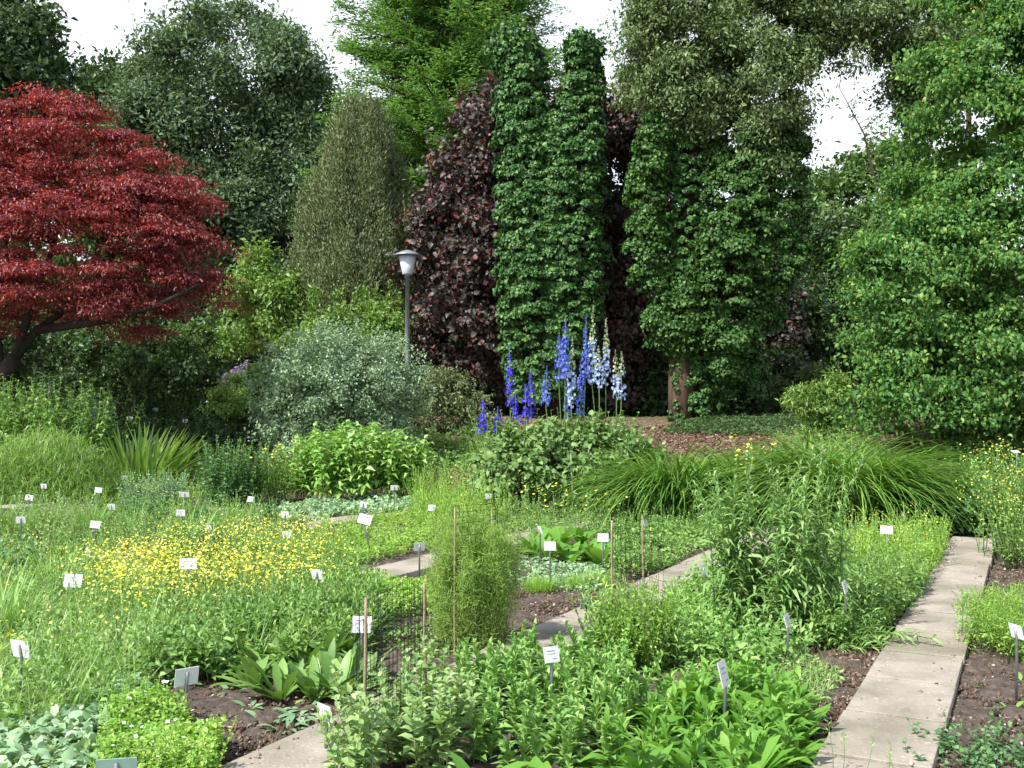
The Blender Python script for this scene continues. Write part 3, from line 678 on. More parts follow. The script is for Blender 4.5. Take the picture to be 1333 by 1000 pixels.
shrub("plumed grassy shrub in the dark gap under the arch", 1040, 26, [ell(1040, 485, 34, 30, 26, .6), ell(1060, 510, 40, 24, 26, .6)], 90, 45, (.2, .2, .16), .16, .03, MATS["willow_grey"], 78, shell=.4, up=.3)
shrub("leafy low shrub at the picture's edge above the yellow flowers", 1318, 18, [ell(1310, 560, 40, 32, 18, .6), ell(1340, 585, 40, 30, 18, .6)], 110, 55, (.15, .15, .11), .07, .045, MATS["beech_green"], 79, shell=.5)
for i, (px, py, rx, ry, D, lb) in enumerate([(1110, 470, 70, 70, 33, "dark bush behind the plumed grassy shrub"), (1050, 380, 60, 120, 32, "tall dark bush in the shade right of the ivy clad tree"), (980, 500, 75, 45, 30, "dark bush at the foot of the shaded hazel"), (820, 490, 45, 60, 30, "dark bush behind the delphiniums"),
                                            (330, 470, 90, 80, 36, "dark bush behind the small light green tree")]):
    shrub(lb, px, D, [ell(px, py, rx, ry, D, 1.2)], 170, 55, (.4, .4, .3), .16, .09, MATS["forest_green"], 80 + i, shell=.6)
for i, (px, py, rx, ry, D, lb) in enumerate([(60, 470, 110, 75, 31, "dark bush behind the maple trunk"), (200, 450, 90, 80, 34, "dark bush far behind the rounder lit shrub"), (560, 470, 70, 60, 36, "dark bush deep behind the lamp post"), (700, 500, 80, 55, 33, "dark bush in the shade behind the ivy stump"),
                                            (910, 500, 70, 48, 28, "low dark bush in the shade behind the brown trunk foot"), (1200, 480, 120, 80, 27, "dark bush deep under the bright green tree"), (1320, 500, 90, 80, 24, "dark bush at the picture's edge under the bright green tree")]):
    shrub(lb, px, D, [ell(px, py, rx, ry, D, 1.0), ell(px + rx * .4, py + 30, rx * .8, ry * .7, D + .5, 1.0)], 260, 55, (.4, .4, .3), .17, .10, MATS["forest_green"], 800 + i, shell=.6)
D = 30.5
tree("broadleaf_tree", "dark tree filling the gap between the ivy stump and the ivy clad tree", "tree", on(815, D), P(815, 160, D), .2,
     [ell(815, 230, 48, 100, D, 1.2), ell(820, 350, 60, 110, D, 1.3), ell(900, 300, 90, 150, D + 1, 1.3)], 500, 60, (.4, .4, .35), .15, .09, MATS["forest_green"], dark_bark, 63, nlimb=6, shell=.35)
# ---- far wood closing the view
rg = R(90); cs, os_, tg = [], [], []
for k in range(46):
    a = math.radians(rg.uniform(-38, 38)); Dd = rg.uniform(58, 75); x = Dd * math.tan(a); h = rg.uniform(9, 15); b = np.array([x, Dd, 1.4])
    tg.append(tube([b - UP * .3, b + UP * h * .8], [.3, .1], 6))
    C, O = crown_pts(rg, [(b + UP * h * .55, np.array([3.6, 3, h * .45])), (b + UP * h * .25, np.array([4.0, 3, h * .28]))], 130, .6, .2); cs.append(C); os_.append(O)
C = np.concatenate(cs); O = np.concatenate(os_)
tag(make("woodland", [foliage(rg, C, O, 34, (1.0, 1.0, .6), .5, .3)] + [(*t, 1) for t in tg], [MATS["forest_green"], dark_bark]), "dark far wood closing the view behind the garden trees", "wood", kind="stuff")
# ---- lamp post
D = 26; base = on(530, D); k = D / FPX; lz = P(527, 358, D)[2] - base[2]
th = thing("lamp_post", "grey metal lamp post with white bowl lantern under a flat cap", "street lamp", base)
lampgrey = plainmat("lamp_grey", (.30, .33, .37), (.22, .25, .28), 10, .45, .5, metal=.3)
glassw = plainmat("opal_glass", (.55, .60, .66), (.48, .54, .60), 3, .25, .5)
make("pole", [lathe([(.0, -.3), (.085, -.3), (.085, 1.0), (.065, 1.06), (.055, lz - .05), (.075, lz - .05), (.075, lz), (.0, lz)], 16)], lampgrey, (0, 0, 0), th, True)
make("lantern_bowl", [lathe([(.0, lz), (.12, lz), (.135, lz + .03), (.235, lz + .50), (.0, lz + .50)], 24)], glassw, (0, 0, 0), th, True)
make("lantern_cap", [lathe([(.0, lz + .505), (.25, lz + .505), (.345, lz + .50), (.34, lz + .53), (.20, lz + .60), (.05, lz + .65), (.0, lz + .66)], 24)], lampgrey, (0, 0, 0), th, True)

# ------------------------------------------------------------------ garden plants: helpers
leafmat("herb_green", (0.118, 0.239, 0.055), (0.228, 0.410, 0.104), (0.358, 0.519, 0.169))
leafmat("bright_herb", (0.179, 0.341, 0.055), (0.317, 0.547, 0.104), (0.469, 0.620, 0.169), tr=.35)
leafmat("dock_green", (.12, .29, .04), (.20, .41, .065), (.29, .50, .11), rough=.38, spec=.45, tr=.35)
leafmat("dark_herb", (0.063, 0.157, 0.055), (0.132, 0.273, 0.104), (0.207, 0.369, 0.151))
leafmat("grey_herb", (0.179, 0.321, 0.161), (0.317, 0.486, 0.265), (0.456, 0.587, 0.398), rough=.5, tr=.22)
leafmat("bean_leaf", (.21, .35, .115), (.32, .47, .17), (.42, .55, .25), rough=.45, spec=.35, tr=.24)
leafmat("lily_green", (.072, .175, .028), (.135, .29, .045), (.24, .40, .075), rough=.36, spec=.45, tr=.26)
leafmat("sword_green", (0.136, 0.268, 0.069), (0.246, 0.409, 0.099), (0.419, 0.536, 0.183), rough=.4, spec=.45, tr=.25)
leafmat("grass_green", (0.166, 0.314, 0.085), (0.290, 0.491, 0.142), (0.497, 0.620, 0.285), tr=.32)
leafmat("dill_green", (.24, .40, .09), (.36, .53, .15), (.46, .60, .22), rough=.6, spec=.15, tr=.42)
leafmat("hydra_green", (0.174, 0.349, 0.066), (0.304, 0.526, 0.134), (0.456, 0.620, 0.247), rough=.36, spec=.5, tr=.28)
leafmat("mallow_green", (.115, .215, .062), (.20, .33, .105), (.30, .43, .17), rough=.5, spec=.25, tr=.24)
leafmat("lance_green", (.16, .33, .075), (.26, .45, .12), (.36, .53, .19), rough=.5, tr=.26)
leafmat("willow_leaf", (0.146, 0.289, 0.081), (0.246, 0.417, 0.135), (0.358, 0.514, 0.216), rough=.42, tr=.3)
leafmat("yellow_petal", (.80, .75, .06), (.90, .87, .14), (.93, .92, .42), rough=.5, tr=.25, trc=(1, .9, .3), spec=.2)
leafmat("white_petal", (.72, .74, .62), (.82, .84, .76), None, tr=.2, trc=(1, 1, .9), spec=.2)
leafmat("pink_petal", (.42, .24, .48), (.58, .38, .62), None, tr=.25, trc=(1, .8, 1), spec=.2)
leafmat("violet_petal", (.050, .035, .42), (.090, .075, .66), (.16, .13, .78), rough=.5, tr=.3, trc=(1, .9, 1.2), spec=.2)
leafmat("blue_petal", (.09, .12, .60), (.16, .22, .78), (.30, .40, .85), rough=.5, tr=.3, trc=(1, 1, 1.15), spec=.2)
leafmat("pale_blue_petal", (.34, .44, .78), (.50, .62, .88), (.70, .78, .90), rough=.5, tr=.3, trc=(1, 1, 1.1), spec=.2)
leafmat("bud_green", (.30, .36, .20), (.46, .50, .33), (.62, .62, .52), tr=.2)
leafmat("dry_straw", (.30, .21, .10), (.44, .34, .17), None, tr=.15, trc=(1, .9, .6))
M = MATS
def area(pix):
    return np.array([G(x, y)[:2] for x, y in pix])
def scatter(rg, poly, n, clump=0, sd=3):
    lo, hi = poly.min(0), poly.max(0); res = []; tot = 0
    while tot < n:
        q = rg.uniform(lo, hi, (max(n * 3, 64), 2)); ins = np.zeros(len(q), bool)
        for i in range(len(poly)):
            a, b = poly[i], poly[i - 1]
            c = ((a[1] > q[:, 1]) != (b[1] > q[:, 1])) & (q[:, 0] < (b[0] - a[0]) * (q[:, 1] - a[1]) / (b[1] - a[1] + 1e-12) + a[0]); ins ^= c
        if clump: ins &= vnoise(q[:, 0] * clump + 90, q[:, 1] * clump + 90, sd) > rg.uniform(.15, .62, len(q))
        res.append(q[ins]); tot += ins.sum()
    q = np.concatenate(res)[:n]
    return np.column_stack([q, hgt(q[:, 0], q[:, 1])])
def disc(rg, c, r, n, ry=None):
    a = rg.uniform(0, 2 * math.pi, n); s = np.sqrt(rg.random(n)); q = np.column_stack([c[0] + np.cos(a) * s * r, c[1] + np.sin(a) * s * (ry or r)])
    return np.column_stack([q, hgt(q[:, 0], q[:, 1])])
def herb(rg, B, H, nl, L, Wd, ang=25, curl=.25, shape='o', lean=.14, t0=.1, taper=(.9, 1, .5), fold=.14, rnd=.25, top=6, mid=0.0):
    """upright stems set with leaves; returns leaf geometry and stem geometry, and the stem tips"""
    n = len(B); H = np.broadcast_to(H, (n,))
    d = nrm(np.column_stack([rg.normal(size=(n, 2)) * lean, np.ones(n)])); bend = np.column_stack([rg.normal(size=(n, 2)) * lean * .6, np.zeros(n)])
    t = np.tile(np.linspace(t0, 1, nl), (n, 1)) + rg.uniform(-.5, .5, (n, nl)) * (1 - t0) / nl; t = np.clip(t, 0.02, 1)
    pos = lambda tt: B[:, None] + d[:, None] * (H[:, None] * tt)[..., None] + bend[:, None] * (H[:, None] * tt ** 2)[..., None]
    Pp = pos(t).reshape(-1, 3); az = (np.arange(nl)[None] * 2.4 + rg.uniform(0, 6.28, (n, 1)) + rg.normal(size=(n, nl)) * .4).ravel()
    el = np.radians(ang + 35 * (t.ravel() - .5)) + rg.normal(size=n * nl) * rnd
    A = np.stack([np.cos(az) * np.cos(el), np.sin(az) * np.cos(el), np.sin(el)], 1); N = np.stack([-np.cos(az) * np.sin(el), -np.sin(az) * np.sin(el), np.cos(el)], 1) + rg.normal(size=(n * nl, 3)) * .25
    l = L * np.interp(t.ravel(), [0, .5, 1], taper) * rg.uniform(.75, 1.2, n * nl)
    if mid: Pp = Pp + A * mid * l[:, None]
    lf = leaf(Pp, A, N, l, l * (Wd / L), fold, curl, shape)
    tip = pos(np.ones((n, 1)))[:, 0]; m = pos(np.full((n, 1), .5))[:, 0]
    r = .0035 * (H / .5) ** .5
    s1 = sticks(B - UP * .02, m, r, r * .8); s2 = sticks(m, tip, r * .8, r * .45)
    return lf, (np.concatenate([s1[0], s2[0]]), np.concatenate([s1[1], s2[1] + len(s1[0])])), tip
def rosette(rg, c, n, L, Wd, prof='spoon', el=(20, 70), droop=.5, fold=.10, seg=6, spread=.03):
    az = rg.uniform(0, 6.28, n); e = np.radians(rg.uniform(*el, n))
    A = np.stack([np.cos(az) * np.cos(e), np.sin(az) * np.cos(e), np.sin(e)], 1)
    Pb = np.tile(c, (n, 1)) + np.stack([np.cos(az), np.sin(az), 0 * az], 1) * spread * rg.random((n, 1))
    l = L * rg.uniform(.6, 1.15, n)
    return blades(Pb, A, l, l * (Wd / L) * rg.uniform(.8, 1.2, n), droop * rg.uniform(.5, 1.3, n), prof, fold, seg)
def cover(rg, B, L, Wd, h, up=1.0, shape='o', rnd=.5):
    n = len(B); z = h * (.25 + .75 * vnoise(B[:, 0] * 3.1, B[:, 1] * 3.1, 17)) * np.sqrt(rg.random(n))
    p = B + np.stack([0 * z, 0 * z, z], 1); l = L * rg.uniform(.6, 1.3, n)
    return leaf(p, nrm(rg.normal(size=(n, 3)) * [1, 1, .45] + UP * .15), UP * up + rg.normal(size=(n, 3)) * rnd, l, l * Wd / L, .12, .2, shape)
def tuft(rg, B, L, Wd, droop=.7, lean=.5, prof='grass', seg=4):
    n = len(B); A = nrm(np.column_stack([rg.normal(size=(n, 2)) * lean, np.ones(n)])); l = L * rg.uniform(.5, 1.2, n)
    return blades(B - UP * .01, A, l, Wd * rg.uniform(.7, 1.3, n), droop * rg.uniform(.2, 1.4, n), prof, .1, seg)
def threads(rg, B, H, per, L, Wd, lean=.12, up=.8):
    """feathery foliage: upright stems clothed in hair-fine leaflets"""
    n = len(B); d = nrm(np.column_stack([rg.normal(size=(n, 2)) * lean, np.ones(n)])); H = np.broadcast_to(H, (n,))
    tip = B + d * H[:, None]; t = np.sqrt(rg.random((n, per))) * .95 + .05
    p = (B[:, None] + d[:, None] * (t * H[:, None])[..., None]).reshape(-1, 3); k = n * per
    p = p + rg.normal(size=(k, 3)) * L * .55 * np.array([1, 1, .5])
    A = nrm(rg.normal(size=(k, 3)) + UP * up); l = L * rg.uniform(.5, 1.3, k)
    return leaf(p, A, rg.normal(size=(k, 3)), l, Wd, .0, .15, 'd'), sticks(B, tip, .004, .0015)
def flowers(rg, p, size, petals=4, tilt=.5, cup=.25):
    n = len(p); N = nrm(UP + rg.normal(size=(n, 3)) * tilt); A0 = nrm(np.cross(N, rg.normal(size=(n, 3)))); Bv = np.cross(N, A0); geo = []
    sz = size * rg.uniform(.7, 1.2, n)
    k = np.arange(petals) * 2 * math.pi / petals
    A = (A0[:, None] * np.cos(k)[None, :, None] + Bv[:, None] * np.sin(k)[None, :, None] + N[:, None] * cup).reshape(-1, 3)
    return leaf(np.repeat(p, petals, 0), A, np.repeat(N, petals, 0), np.repeat(sz, petals) * .55, np.repeat(sz, petals) * .5, .05, .1, 'd')
def plant(name, label, cat, org, parts, group=None, kind=None):
    org = np.asarray(org, float)
    if len(parts) == 1:
        return tag(make(name, parts[0][1], parts[0][2], org), label, cat, group, kind)
    th = thing(name, label, cat, org, group)
    if kind: th["kind"] = kind
    for pn, geo, mat in parts:
        c = make(pn, geo, mat, org); c.parent = th; c.location = (0, 0, 0)
    return th
def bushy(name, label, cat, org, seed, B, H, nl, L, Wd, mat, smat=None, fl=None, fmat=None, group=None, **kw):
    rg = R(seed); lf, st, tip = herb(rg, B, H, nl, L, Wd, **kw)
    parts = [("foliage", [lf, (*st, 1)], [mat, smat or stem_green])]
    if fl:
        cnt, sp, size = fl; p = np.repeat(tip, cnt, 0) + rg.normal(size=(len(tip) * cnt, 3)) * sp
        parts.append(("blossom", [flowers(rg, p, size)], M[fmat]))
    return plant(name, label, cat, org, parts, group)

# ------------------------------------------------------------------ far side of the beds
rg = R(101)
B = disc(rg, on(45, 19.3), 1.5, 230, .8)
bushy("tall_herb", "tall light green leafy herb thicket at the picture's edge under the maple", "herb", on(45, 19.3), 101, B, rg.uniform(1.4, 2.3, 230), 34, .19, .06, M["herb_green"], lean=.12, curl=.5, ang=15)
rg = R(102)
def mound(rg, c, r, ry, h, n, L, Wd):
    a = rg.uniform(0, 6.28, n); s = np.sqrt(rg.random(n)); p = np.column_stack([c[0] + np.cos(a) * s * r, c[1] + np.sin(a) * s * ry]); z = h * (1 - s ** 2) * rg.uniform(.3, 1, n)
    p = np.column_stack([p, hgt(p[:, 0], p[:, 1]) + z]); A = nrm(np.stack([np.cos(a) * s, np.sin(a) * s, .5 + 0 * a], 1) + rg.normal(size=(n, 3)) * .5)
    return blades(p, A, L * rg.uniform(.5, 1.2, n), Wd, .5 * rg.uniform(.2, 1.3, n), 'grass', 0, 3)
c = on(62, 17.6)
plant("ornamental_grass", "fine wispy yellow-green grassy mound left of the sword leaved clump", "grass clump", c, [("foliage", [mound(rg, c, 1.5, .9, 1.32, 15000, .24, .010), mound(rg, on(10, 17.4), 1.3, .8, 1.2, 8000, .24, .010)], M["grass_green"])])
rg = R(103); c = on(180, 19.2)
Bq = disc(rg, c, .62, 190, .4); dd = (Bq[:, :2] - c[:2]); A = nrm(np.column_stack([dd * 1.15 + rg.normal(size=(190, 2)) * .16, np.ones(190)]))
plant("sword_leaf_clump", "clump of stiff upright sword shaped leaves in front of the shaded bed", "iris", c, [("foliage", [blades(Bq, A, rg.uniform(.95, 1.5, 190), rg.uniform(.06, .09, 190), .22 * rg.uniform(0, 2.0, 190), 'sword', .18, 6)], M["sword_green"])])
rg = R(104); c = on(303, 16.4); B = disc(rg, c, .55, 75, .4)
bushy("leafy_herb", "dark bluish green leafy herb standing between the sword leaves and the glossy bush", "herb", c, 104, B, rg.uniform(.7, 1.2, 75), 34, .10, .055, M["dark_herb"], lean=.12)
rg = R(105); c = on(360, 17.0); B = disc(rg, c, .6, 90, .4)
bushy("feathery_herb", "upright light green herb with narrow leaves and a few orange blooms beside the dark herb", "herb", c, 105, B, rg.uniform(.6, 1.05, 90), 30, .10, .025, M["herb_green"], lean=.1, ang=40, fl=(1, .03, .05), fmat="yellow_petal")
rg = R(106); c = on(465, 17.3); B = disc(rg, c, 1.12, 150, .8); rr = np.hypot((B[:, 0] - c[0]) / 1.12, (B[:, 1] - c[1]) / .8)
bushy("glossy_bush", "dome shaped bush of large bright pointed leaves in front of the silvery bush", "bush", c, 106, B, 1.42 * (1 - .32 * rr ** 2) * rg.uniform(.85, 1.05, 150), 22, .20, .095, M["hydra_green"], lean=.16, curl=.35, ang=10, t0=.25, shape='h', taper=(.8, 1, .8))
rg = R(107); c = on(205, 17.0); B = disc(rg, c, .62, 130, .4)
bushy("leafy_herb", "low grey-green small leaved herb in front of the sword leaved clump", "herb", c, 107, B, rg.uniform(.35, .65, 130), 26, .06, .03, M["grey_herb"], lean=.22)
# the mallow and the delphiniums
rg = R(108); c = on(740, 16.2); B = np.concatenate([disc(rg, c, 1.05, 150, .6), disc(rg, on(690, 16), .6, 60, .4), disc(rg, on(800, 16.6), .55, 60, .4)])
bushy("leafy_mound", "large grey-green mound of lobed leaves below the delphinium spikes", "herb", c, 108, B, rg.uniform(.9, 1.55, 270), 24, .13, .11, M["mallow_green"], stem_pale, lean=.16, curl=.3, ang=12, t0=.12, shape='h')
C_, O_ = crown_pts(rg, [ell(745, 612, 92, 62, 16.2, .8), ell(690, 612, 62, 55, 15.9, .7), ell(795, 605, 58, 56, 16.5, .7)], 330, .75, .3, 5, .14)
mk = make("leafy_mound", [foliage(rg, C_, O_, 34, (.16, .16, .11), .10, .08, 'h', up=.8, outb=.5, rnd=.4)], M["mallow_green"], on(740, 16.2))
mm = [o for o in bpy.data.objects if o.get("label") == "large grey-green mound of lobed leaves below the delphinium spikes"][0]
mk.name = "outer_foliage"; mk.parent = mm; mk.location = (0, 0, 0)
def spike(rg, base, top, bot, w, budf):
    """florets round a stem: open below, budded above"""
    L = np.linalg.norm(top - bot); n = int(L / .0105); t = rg.random(n) ** .9; ax = nrm(top - bot)
    a = rg.uniform(0, 6.28, n); r = w * np.interp(t, [0, .15, .6, 1], [.8, 1, .7, .10]) * rg.uniform(.55, 1.1, n)
    O = np.stack([np.cos(a), np.sin(a), .05 + 0 * a], 1); p = bot + (top - bot) * t[:, None] + O * r[:, None]
    sz = .056 * np.interp(t, [0, .5, .8, 1], [1, .95, .5, .25]); N = nrm(O + rg.normal(size=(n, 3)) * .3); A0 = nrm(np.cross(N, rg.normal(size=(n, 3)))); Bv = np.cross(N, A0)
    k = np.arange(5) * 2 * math.pi / 5
    A = (A0[:, None] * np.cos(k)[None, :, None] + Bv[:, None] * np.sin(k)[None, :, None] + N[:, None] * .3).reshape(-1, 3)
    slot = np.where(t + rg.normal(size=n) * .08 > budf, 1, 0)
    V, F = leaf(np.repeat(p, 5, 0), A, np.repeat(N, 5, 0), np.repeat(sz, 5) * .62, np.repeat(sz, 5) * .55, .05, .1, 'd')
    return V, F, np.repeat(slot, 10)
def delphinium(label, px, D, sp, seed, petal, bud, extra_leaves=14):
    rg = R(seed); b = on(px, D); th = thing("delphinium", label, "delphinium", b, "delphiniums in the middle of the border")
    for (x, yt, yb) in sp:
        dd = D + rg.uniform(-.35, .35); top = P(x, yt, dd); bot = P(x + rg.uniform(-2, 2), yb, dd); foot = b + np.array([(x - px) / FPX * D * .6, dd - D, 0])
        V, F, s = spike(rg, foot, top, bot, .078, .52 if bud == 'bud_green' else .8)
        st = tube([foot, (foot + bot) / 2 + rg.normal(size=3) * .03, bot, top], [.012, .011, .009, .003], 5)
        o = make("flower_spike", [(V, F, s), (*st, 2)], [M[petal], M[bud], stem_green], b); o.parent = th; o.location = (0, 0, 0)
    B = np.concatenate([disc(rg, b + np.array([(x - px) / FPX * D * .6, 0, 0]), .22, 8, .2) for x, _, _ in sp])
    lf, stt, _ = herb(rg, B, rg.uniform(.9, 1.7, len(B)), 12, .12, .10, ang=10, shape='h', lean=.14)
    o = make("foliage", [lf, stt], M["herb_green"], b); o.parent = th; o.location = (0, 0, 0)
delphinium("low deep violet delphinium with the shortest spikes, nearest the lamp post", 645, 15.9, [(629, 517, 566), (648, 529, 566)], 111, "violet_petal", "violet_petal")
delphinium("violet-blue delphinium with one tall and one stouter spike beside the short violet ones", 678, 16.1, [(663, 450, 528), (671, 512, 560), (691, 476, 548), (684, 500, 555)], 112, "violet_petal", "violet_petal")
delphinium("tall violet-blue delphinium in the middle of the group behind the grey-green mound", 735, 16.3, [(712, 476, 530), (736, 412, 492), (728, 432, 500), (763, 410, 500), (756, 470, 540), (738, 500, 545)], 113, "blue_petal", "violet_petal")
delphinium("pale sky-blue delphinium with greenish white buds, tallest spikes of the group", 790, 16.2, [(772, 397, 500), (789, 414, 505), (801, 455, 520), (809, 458, 520), (745, 438, 530), (779, 450, 505)], 114, "pale_blue_petal", "bud_green")
# daylilies
def lily(label, px, D, r, n, L, seed, el=.68):
    r *= .62
    rg = R(seed); c = on(px, D); Bq = disc(rg, c, r, n, r * .6); dd = (Bq[:, :2] - c[:2]) / r
    A = nrm(np.column_stack([dd * el + rg.normal(size=(n, 2)) * .26, np.ones(n)]))
    plant("daylily_clump", label, "daylily", c, [("foliage", [blades(Bq, A, L * rg.uniform(.8, 1.1, n), rg.uniform(.030, .050, n), rg.uniform(.95, 1.35, n), 'grass', .14, 9)], M["lily_green"])], "daylily clumps along the back of the beds")
lily("arching daylily clump next to the grey-green mound, black staked tag at its foot", 878, 14.6, .55, 700, 1.85, 121)
lily("daylily clump with yellow blooms nearby, between the two larger arching clumps", 975, 15.6, .6, 340, 1.75, 122)
lily("largest arching daylily clump, nearest the leafy plants at the slab path's end", 1095, 13.9, .85, 1150, 2.1, 123)
lily("smaller daylily clump close behind the tall willow leaved plant", 1015, 14.4, .5, 300, 1.5, 124)
lily("daylily clump filling the gap beside the black staked tag", 935, 14.9, .5, 460, 1.85, 127)
lily("daylily clump at the far end of the row, next to the dark broad leaved plants", 1150, 14.3, .5, 460, 1.8, 128)
lily("daylily clump half hidden behind the largest one", 1055, 14.9, .55, 460, 2.0, 129)
rg = R(125); c = on(985, 13.6); B = disc(rg, c, .3, 10, .3)
bushy("yellow_flowered_herb", "slender herb with orange-yellow bloom heads standing among the daylilies", "herb", c, 125, B, rg.uniform(1.0, 1.3, 10), 16, .09, .02, M["herb_green"], ang=45, fl=(5, .04, .05), fmat="yellow_petal")
rg = R(126); c = on(1250, 13.3); B = disc(rg, c, .72, 130, .45)
bushy("leafy_herb", "dark green broad leaved plants at the end of the slab path", "herb", c, 126, B, rg.uniform(.35, .78, 130), 13, .14, .11, M["dark_herb"], lean=.25, curl=.3, ang=8, shape='h')
rg = R(127); c = on(1355, 10.6); B = disc(rg, c, .55, 170, .9)
bushy("yellow_flowered_herb", "tall loose herb dotted with small yellow flowers at the picture's edge by the slab path", "herb", c, 127, B, rg.uniform(.6, 1.35, 170), 22, .055, .022, M["bright_herb"], lean=.2, ang=35, fl=(6, .05, .022), fmat="yellow_petal")
rg = R(128); c = on(1315, 6.9); B = disc(rg, c, .34, 90, .5)
lf, st = threads(rg, B, rg.uniform(.25, .46, 90), 110, .05, .005, .3)
plant("ferny_herb", "bright green ferny herb overhanging bare soil beside the slab path", "herb", c, [("foliage", [lf, cover(rg, disc(rg, c, .36, 1200, .5), .035, .014, .42), (*st, 1)], [M["bright_herb"], stem_green])])
rg = R(129); c = G(1300, 1010); B = disc(rg, c, .36, 70, .4)
bushy("leafy_herb", "low dark leafy herb on the soil at the bottom corner beside the slab path", "herb", c, 129, B, rg.uniform(.08, .2, 70), 9, .045, .03, M["dark_herb"], lean=.4, ang=15)
# tall willow leaved plant
rg = R(130); c = on(1015, 7.35); th = thing("willow_leaved_plant", "tall many stemmed plant with narrow willow-like leaves in front of the daylilies", "herb", c)
for p in disc(rg, c, .50, 42, .26):
    lf, st, _ = herb(rg, p[None], rg.uniform(.8, 1.5, 1), 84, .135, .028, lean=.14, curl=.4, ang=22, t0=.08, taper=(1.2, 1.05, .5))
    o = make("leafy_stem", [lf, (*st, 1)], [M["willow_leaf"], stem_green], c); o.parent = th; o.location = (0, 0, 0)
rg = R(131); c = on(1085, 7.0); th = thing("willow_leaved_plant", "sprawling stems of narrow leaves leaning out over the slab path", "herb", c)
for i in range(10):
    b = disc(rg, c, .15, 1, .15)[0]; az = rg.uniform(-.5, .5); A = nrm(np.array([math.cos(az), math.sin(az) - .1, rg.uniform(.25, .6)]))
    Lx = rg.uniform(.45, .72); t = np.linspace(.1, 1, 26)[:, None]; pts = b + A * Lx * t - UP * .32 * Lx * t ** 2.2
    aa = rg.uniform(0, 6.28, 26); Al = nrm(A * .9 + np.stack([np.cos(aa) * .4, np.sin(aa), np.cos(aa) * .7], 1))
    o = make("leafy_stem", [leaf(pts, Al, UP + rg.normal(size=(26, 3)) * .4, rg.uniform(.06, .12, 26), .017, .14, .3, 'o'), (*tube(pts[::3], .003, 4), 1)], [M["herb_green"], stem_green], c); o.parent = th; o.location = (0, 0, 0)
# ------------------------------------------------------------------ the near bed between the two slab paths
rg = R(140); pl = area([(615, 1010), (590, 905), (700, 872), (800, 888), (842, 925), (800, 1020), (700, 1040)]); B = scatter(rg, pl, 165)
bushy("grey_leaved_herb", "thick stand of upright grey-green lance leaved herbs between the bean cage and the bright rosettes", "herb", G(710, 950), 140, B, rg.uniform(.20, .37, 165), 36, .095, .034, M["lance_green"], lean=.16, curl=.25, ang=48, t0=.12)
def rosettes(label, spots, group, seed, n, L, Wd, mat, name="leaf_rosette", cat="leafy plant", el=(18, 72), droop=.55, nvar=3, tall=None):
    rg = R(seed); protos = []
    for v in range(min(nvar, len(spots))):
        geo = [rosette(rg, np.zeros(3), n, L, Wd, el=el, droop=droop)]
        if tall:
            Bt = disc(rg, np.zeros(3), .04, 2); Bt[:, 2] = 0; lf, st, _ = herb(rg, Bt, rg.uniform(.7, 1.1, 2) * tall, 12, L * .6, Wd * .6, ang=45, shape='o'); geo += [lf, st]
        protos.append(tag(make(name, geo, mat, (0, 0, 0)), label, cat, group))
    used = set()
    for i, p in enumerate(spots):
        v = i % len(protos); o = protos[v]
        if v in used: o = copy_thing(o, p)
        used.add(v); o.location = p; o.rotation_euler = (0, 0, rg.uniform(0, 6.28)); s = rg.uniform(.85, 1.2); o.scale = (s, s, s)
rosettes("bright yellow-green leaf rosette in the stand at the bottom beside the slab path", [G(*q) for q in [(850, 990), (905, 955), (965, 985), (1015, 968), (935, 925), (868, 935), (1020, 1015), (985, 940), (805, 1020), (900, 1030), (965, 1040), (1000, 1000), (1035, 975), (850, 960), (920, 995), (835, 1040), (1015, 945), (880, 975), (940, 960), (1000, 965), (870, 1010), (985, 1020), (895, 940), (960, 940), (1030, 985)]],
         "bright rosettes at the bottom beside the slab path", 141, 22, .26, .072, M["dock_green"], tall=.26)
rosettes("large crinkled pale green leaf rosette at the very bottom of the picture", [G(*q) for q in [(660, 1045), (700, 1060), (625, 1050)]], "crinkled rosettes at the bottom edge", 142, 14, .24, .075, M["dock_green"])
# broad beans in the wire cage
rg = R(143); pl = area([(395, 1010), (470, 965), (560, 930), (615, 945), (610, 1030), (480, 1060), (395, 1050)])
for i, p in enumerate(scatter(rg, pl, 22)):
    B = disc(rg, p, .05, 3); lf, st, _ = herb(rg, B, rg.uniform(.22, .50, 3), 22, .082, .052, lean=.2, curl=.15, ang=25, t0=.12)
    plant("bean_plant", "grey-green broad bean plant in and around the nearest wire cage", "bean plant", p, [("foliage", [lf], M["bean_leaf"]), ("stalk", [st], stem_pale)], "bean plants round the nearest cage")
rg = R(144); c = G(822, 872); B = disc(rg, c, .26, 110, .24)
lf, st = threads(rg, B, rg.uniform(.35, .6, 110), 20, .05, .012, .2)
lf2, st2, tip = herb(rg, B, rg.uniform(.3, .58, 110), 40, .04, .022, lean=.25, ang=20)
plant("vetch_plant", "bushy fine leaved green vetch growing inside the cage beside the small green sign", "herb", c, [("foliage", [lf, lf2, (*st, 1), (*st2, 1)], [M["bright_herb"], stem_green])])
rg = R(145); c = G(615, 848); B = disc(rg, c, .24, 150, .2)
lf, st = threads(rg, B, rg.uniform(.5, .98, 150) * (1 - .3 * rg.random(150) ** 2), 430, .055, .0042, .085)
plant("dill_plant", "hazy feathery dill growing in the tall wire cage", "dill", c, [("foliage", [lf, (*st, 1)], [M["dill_green"], stem_pale])])
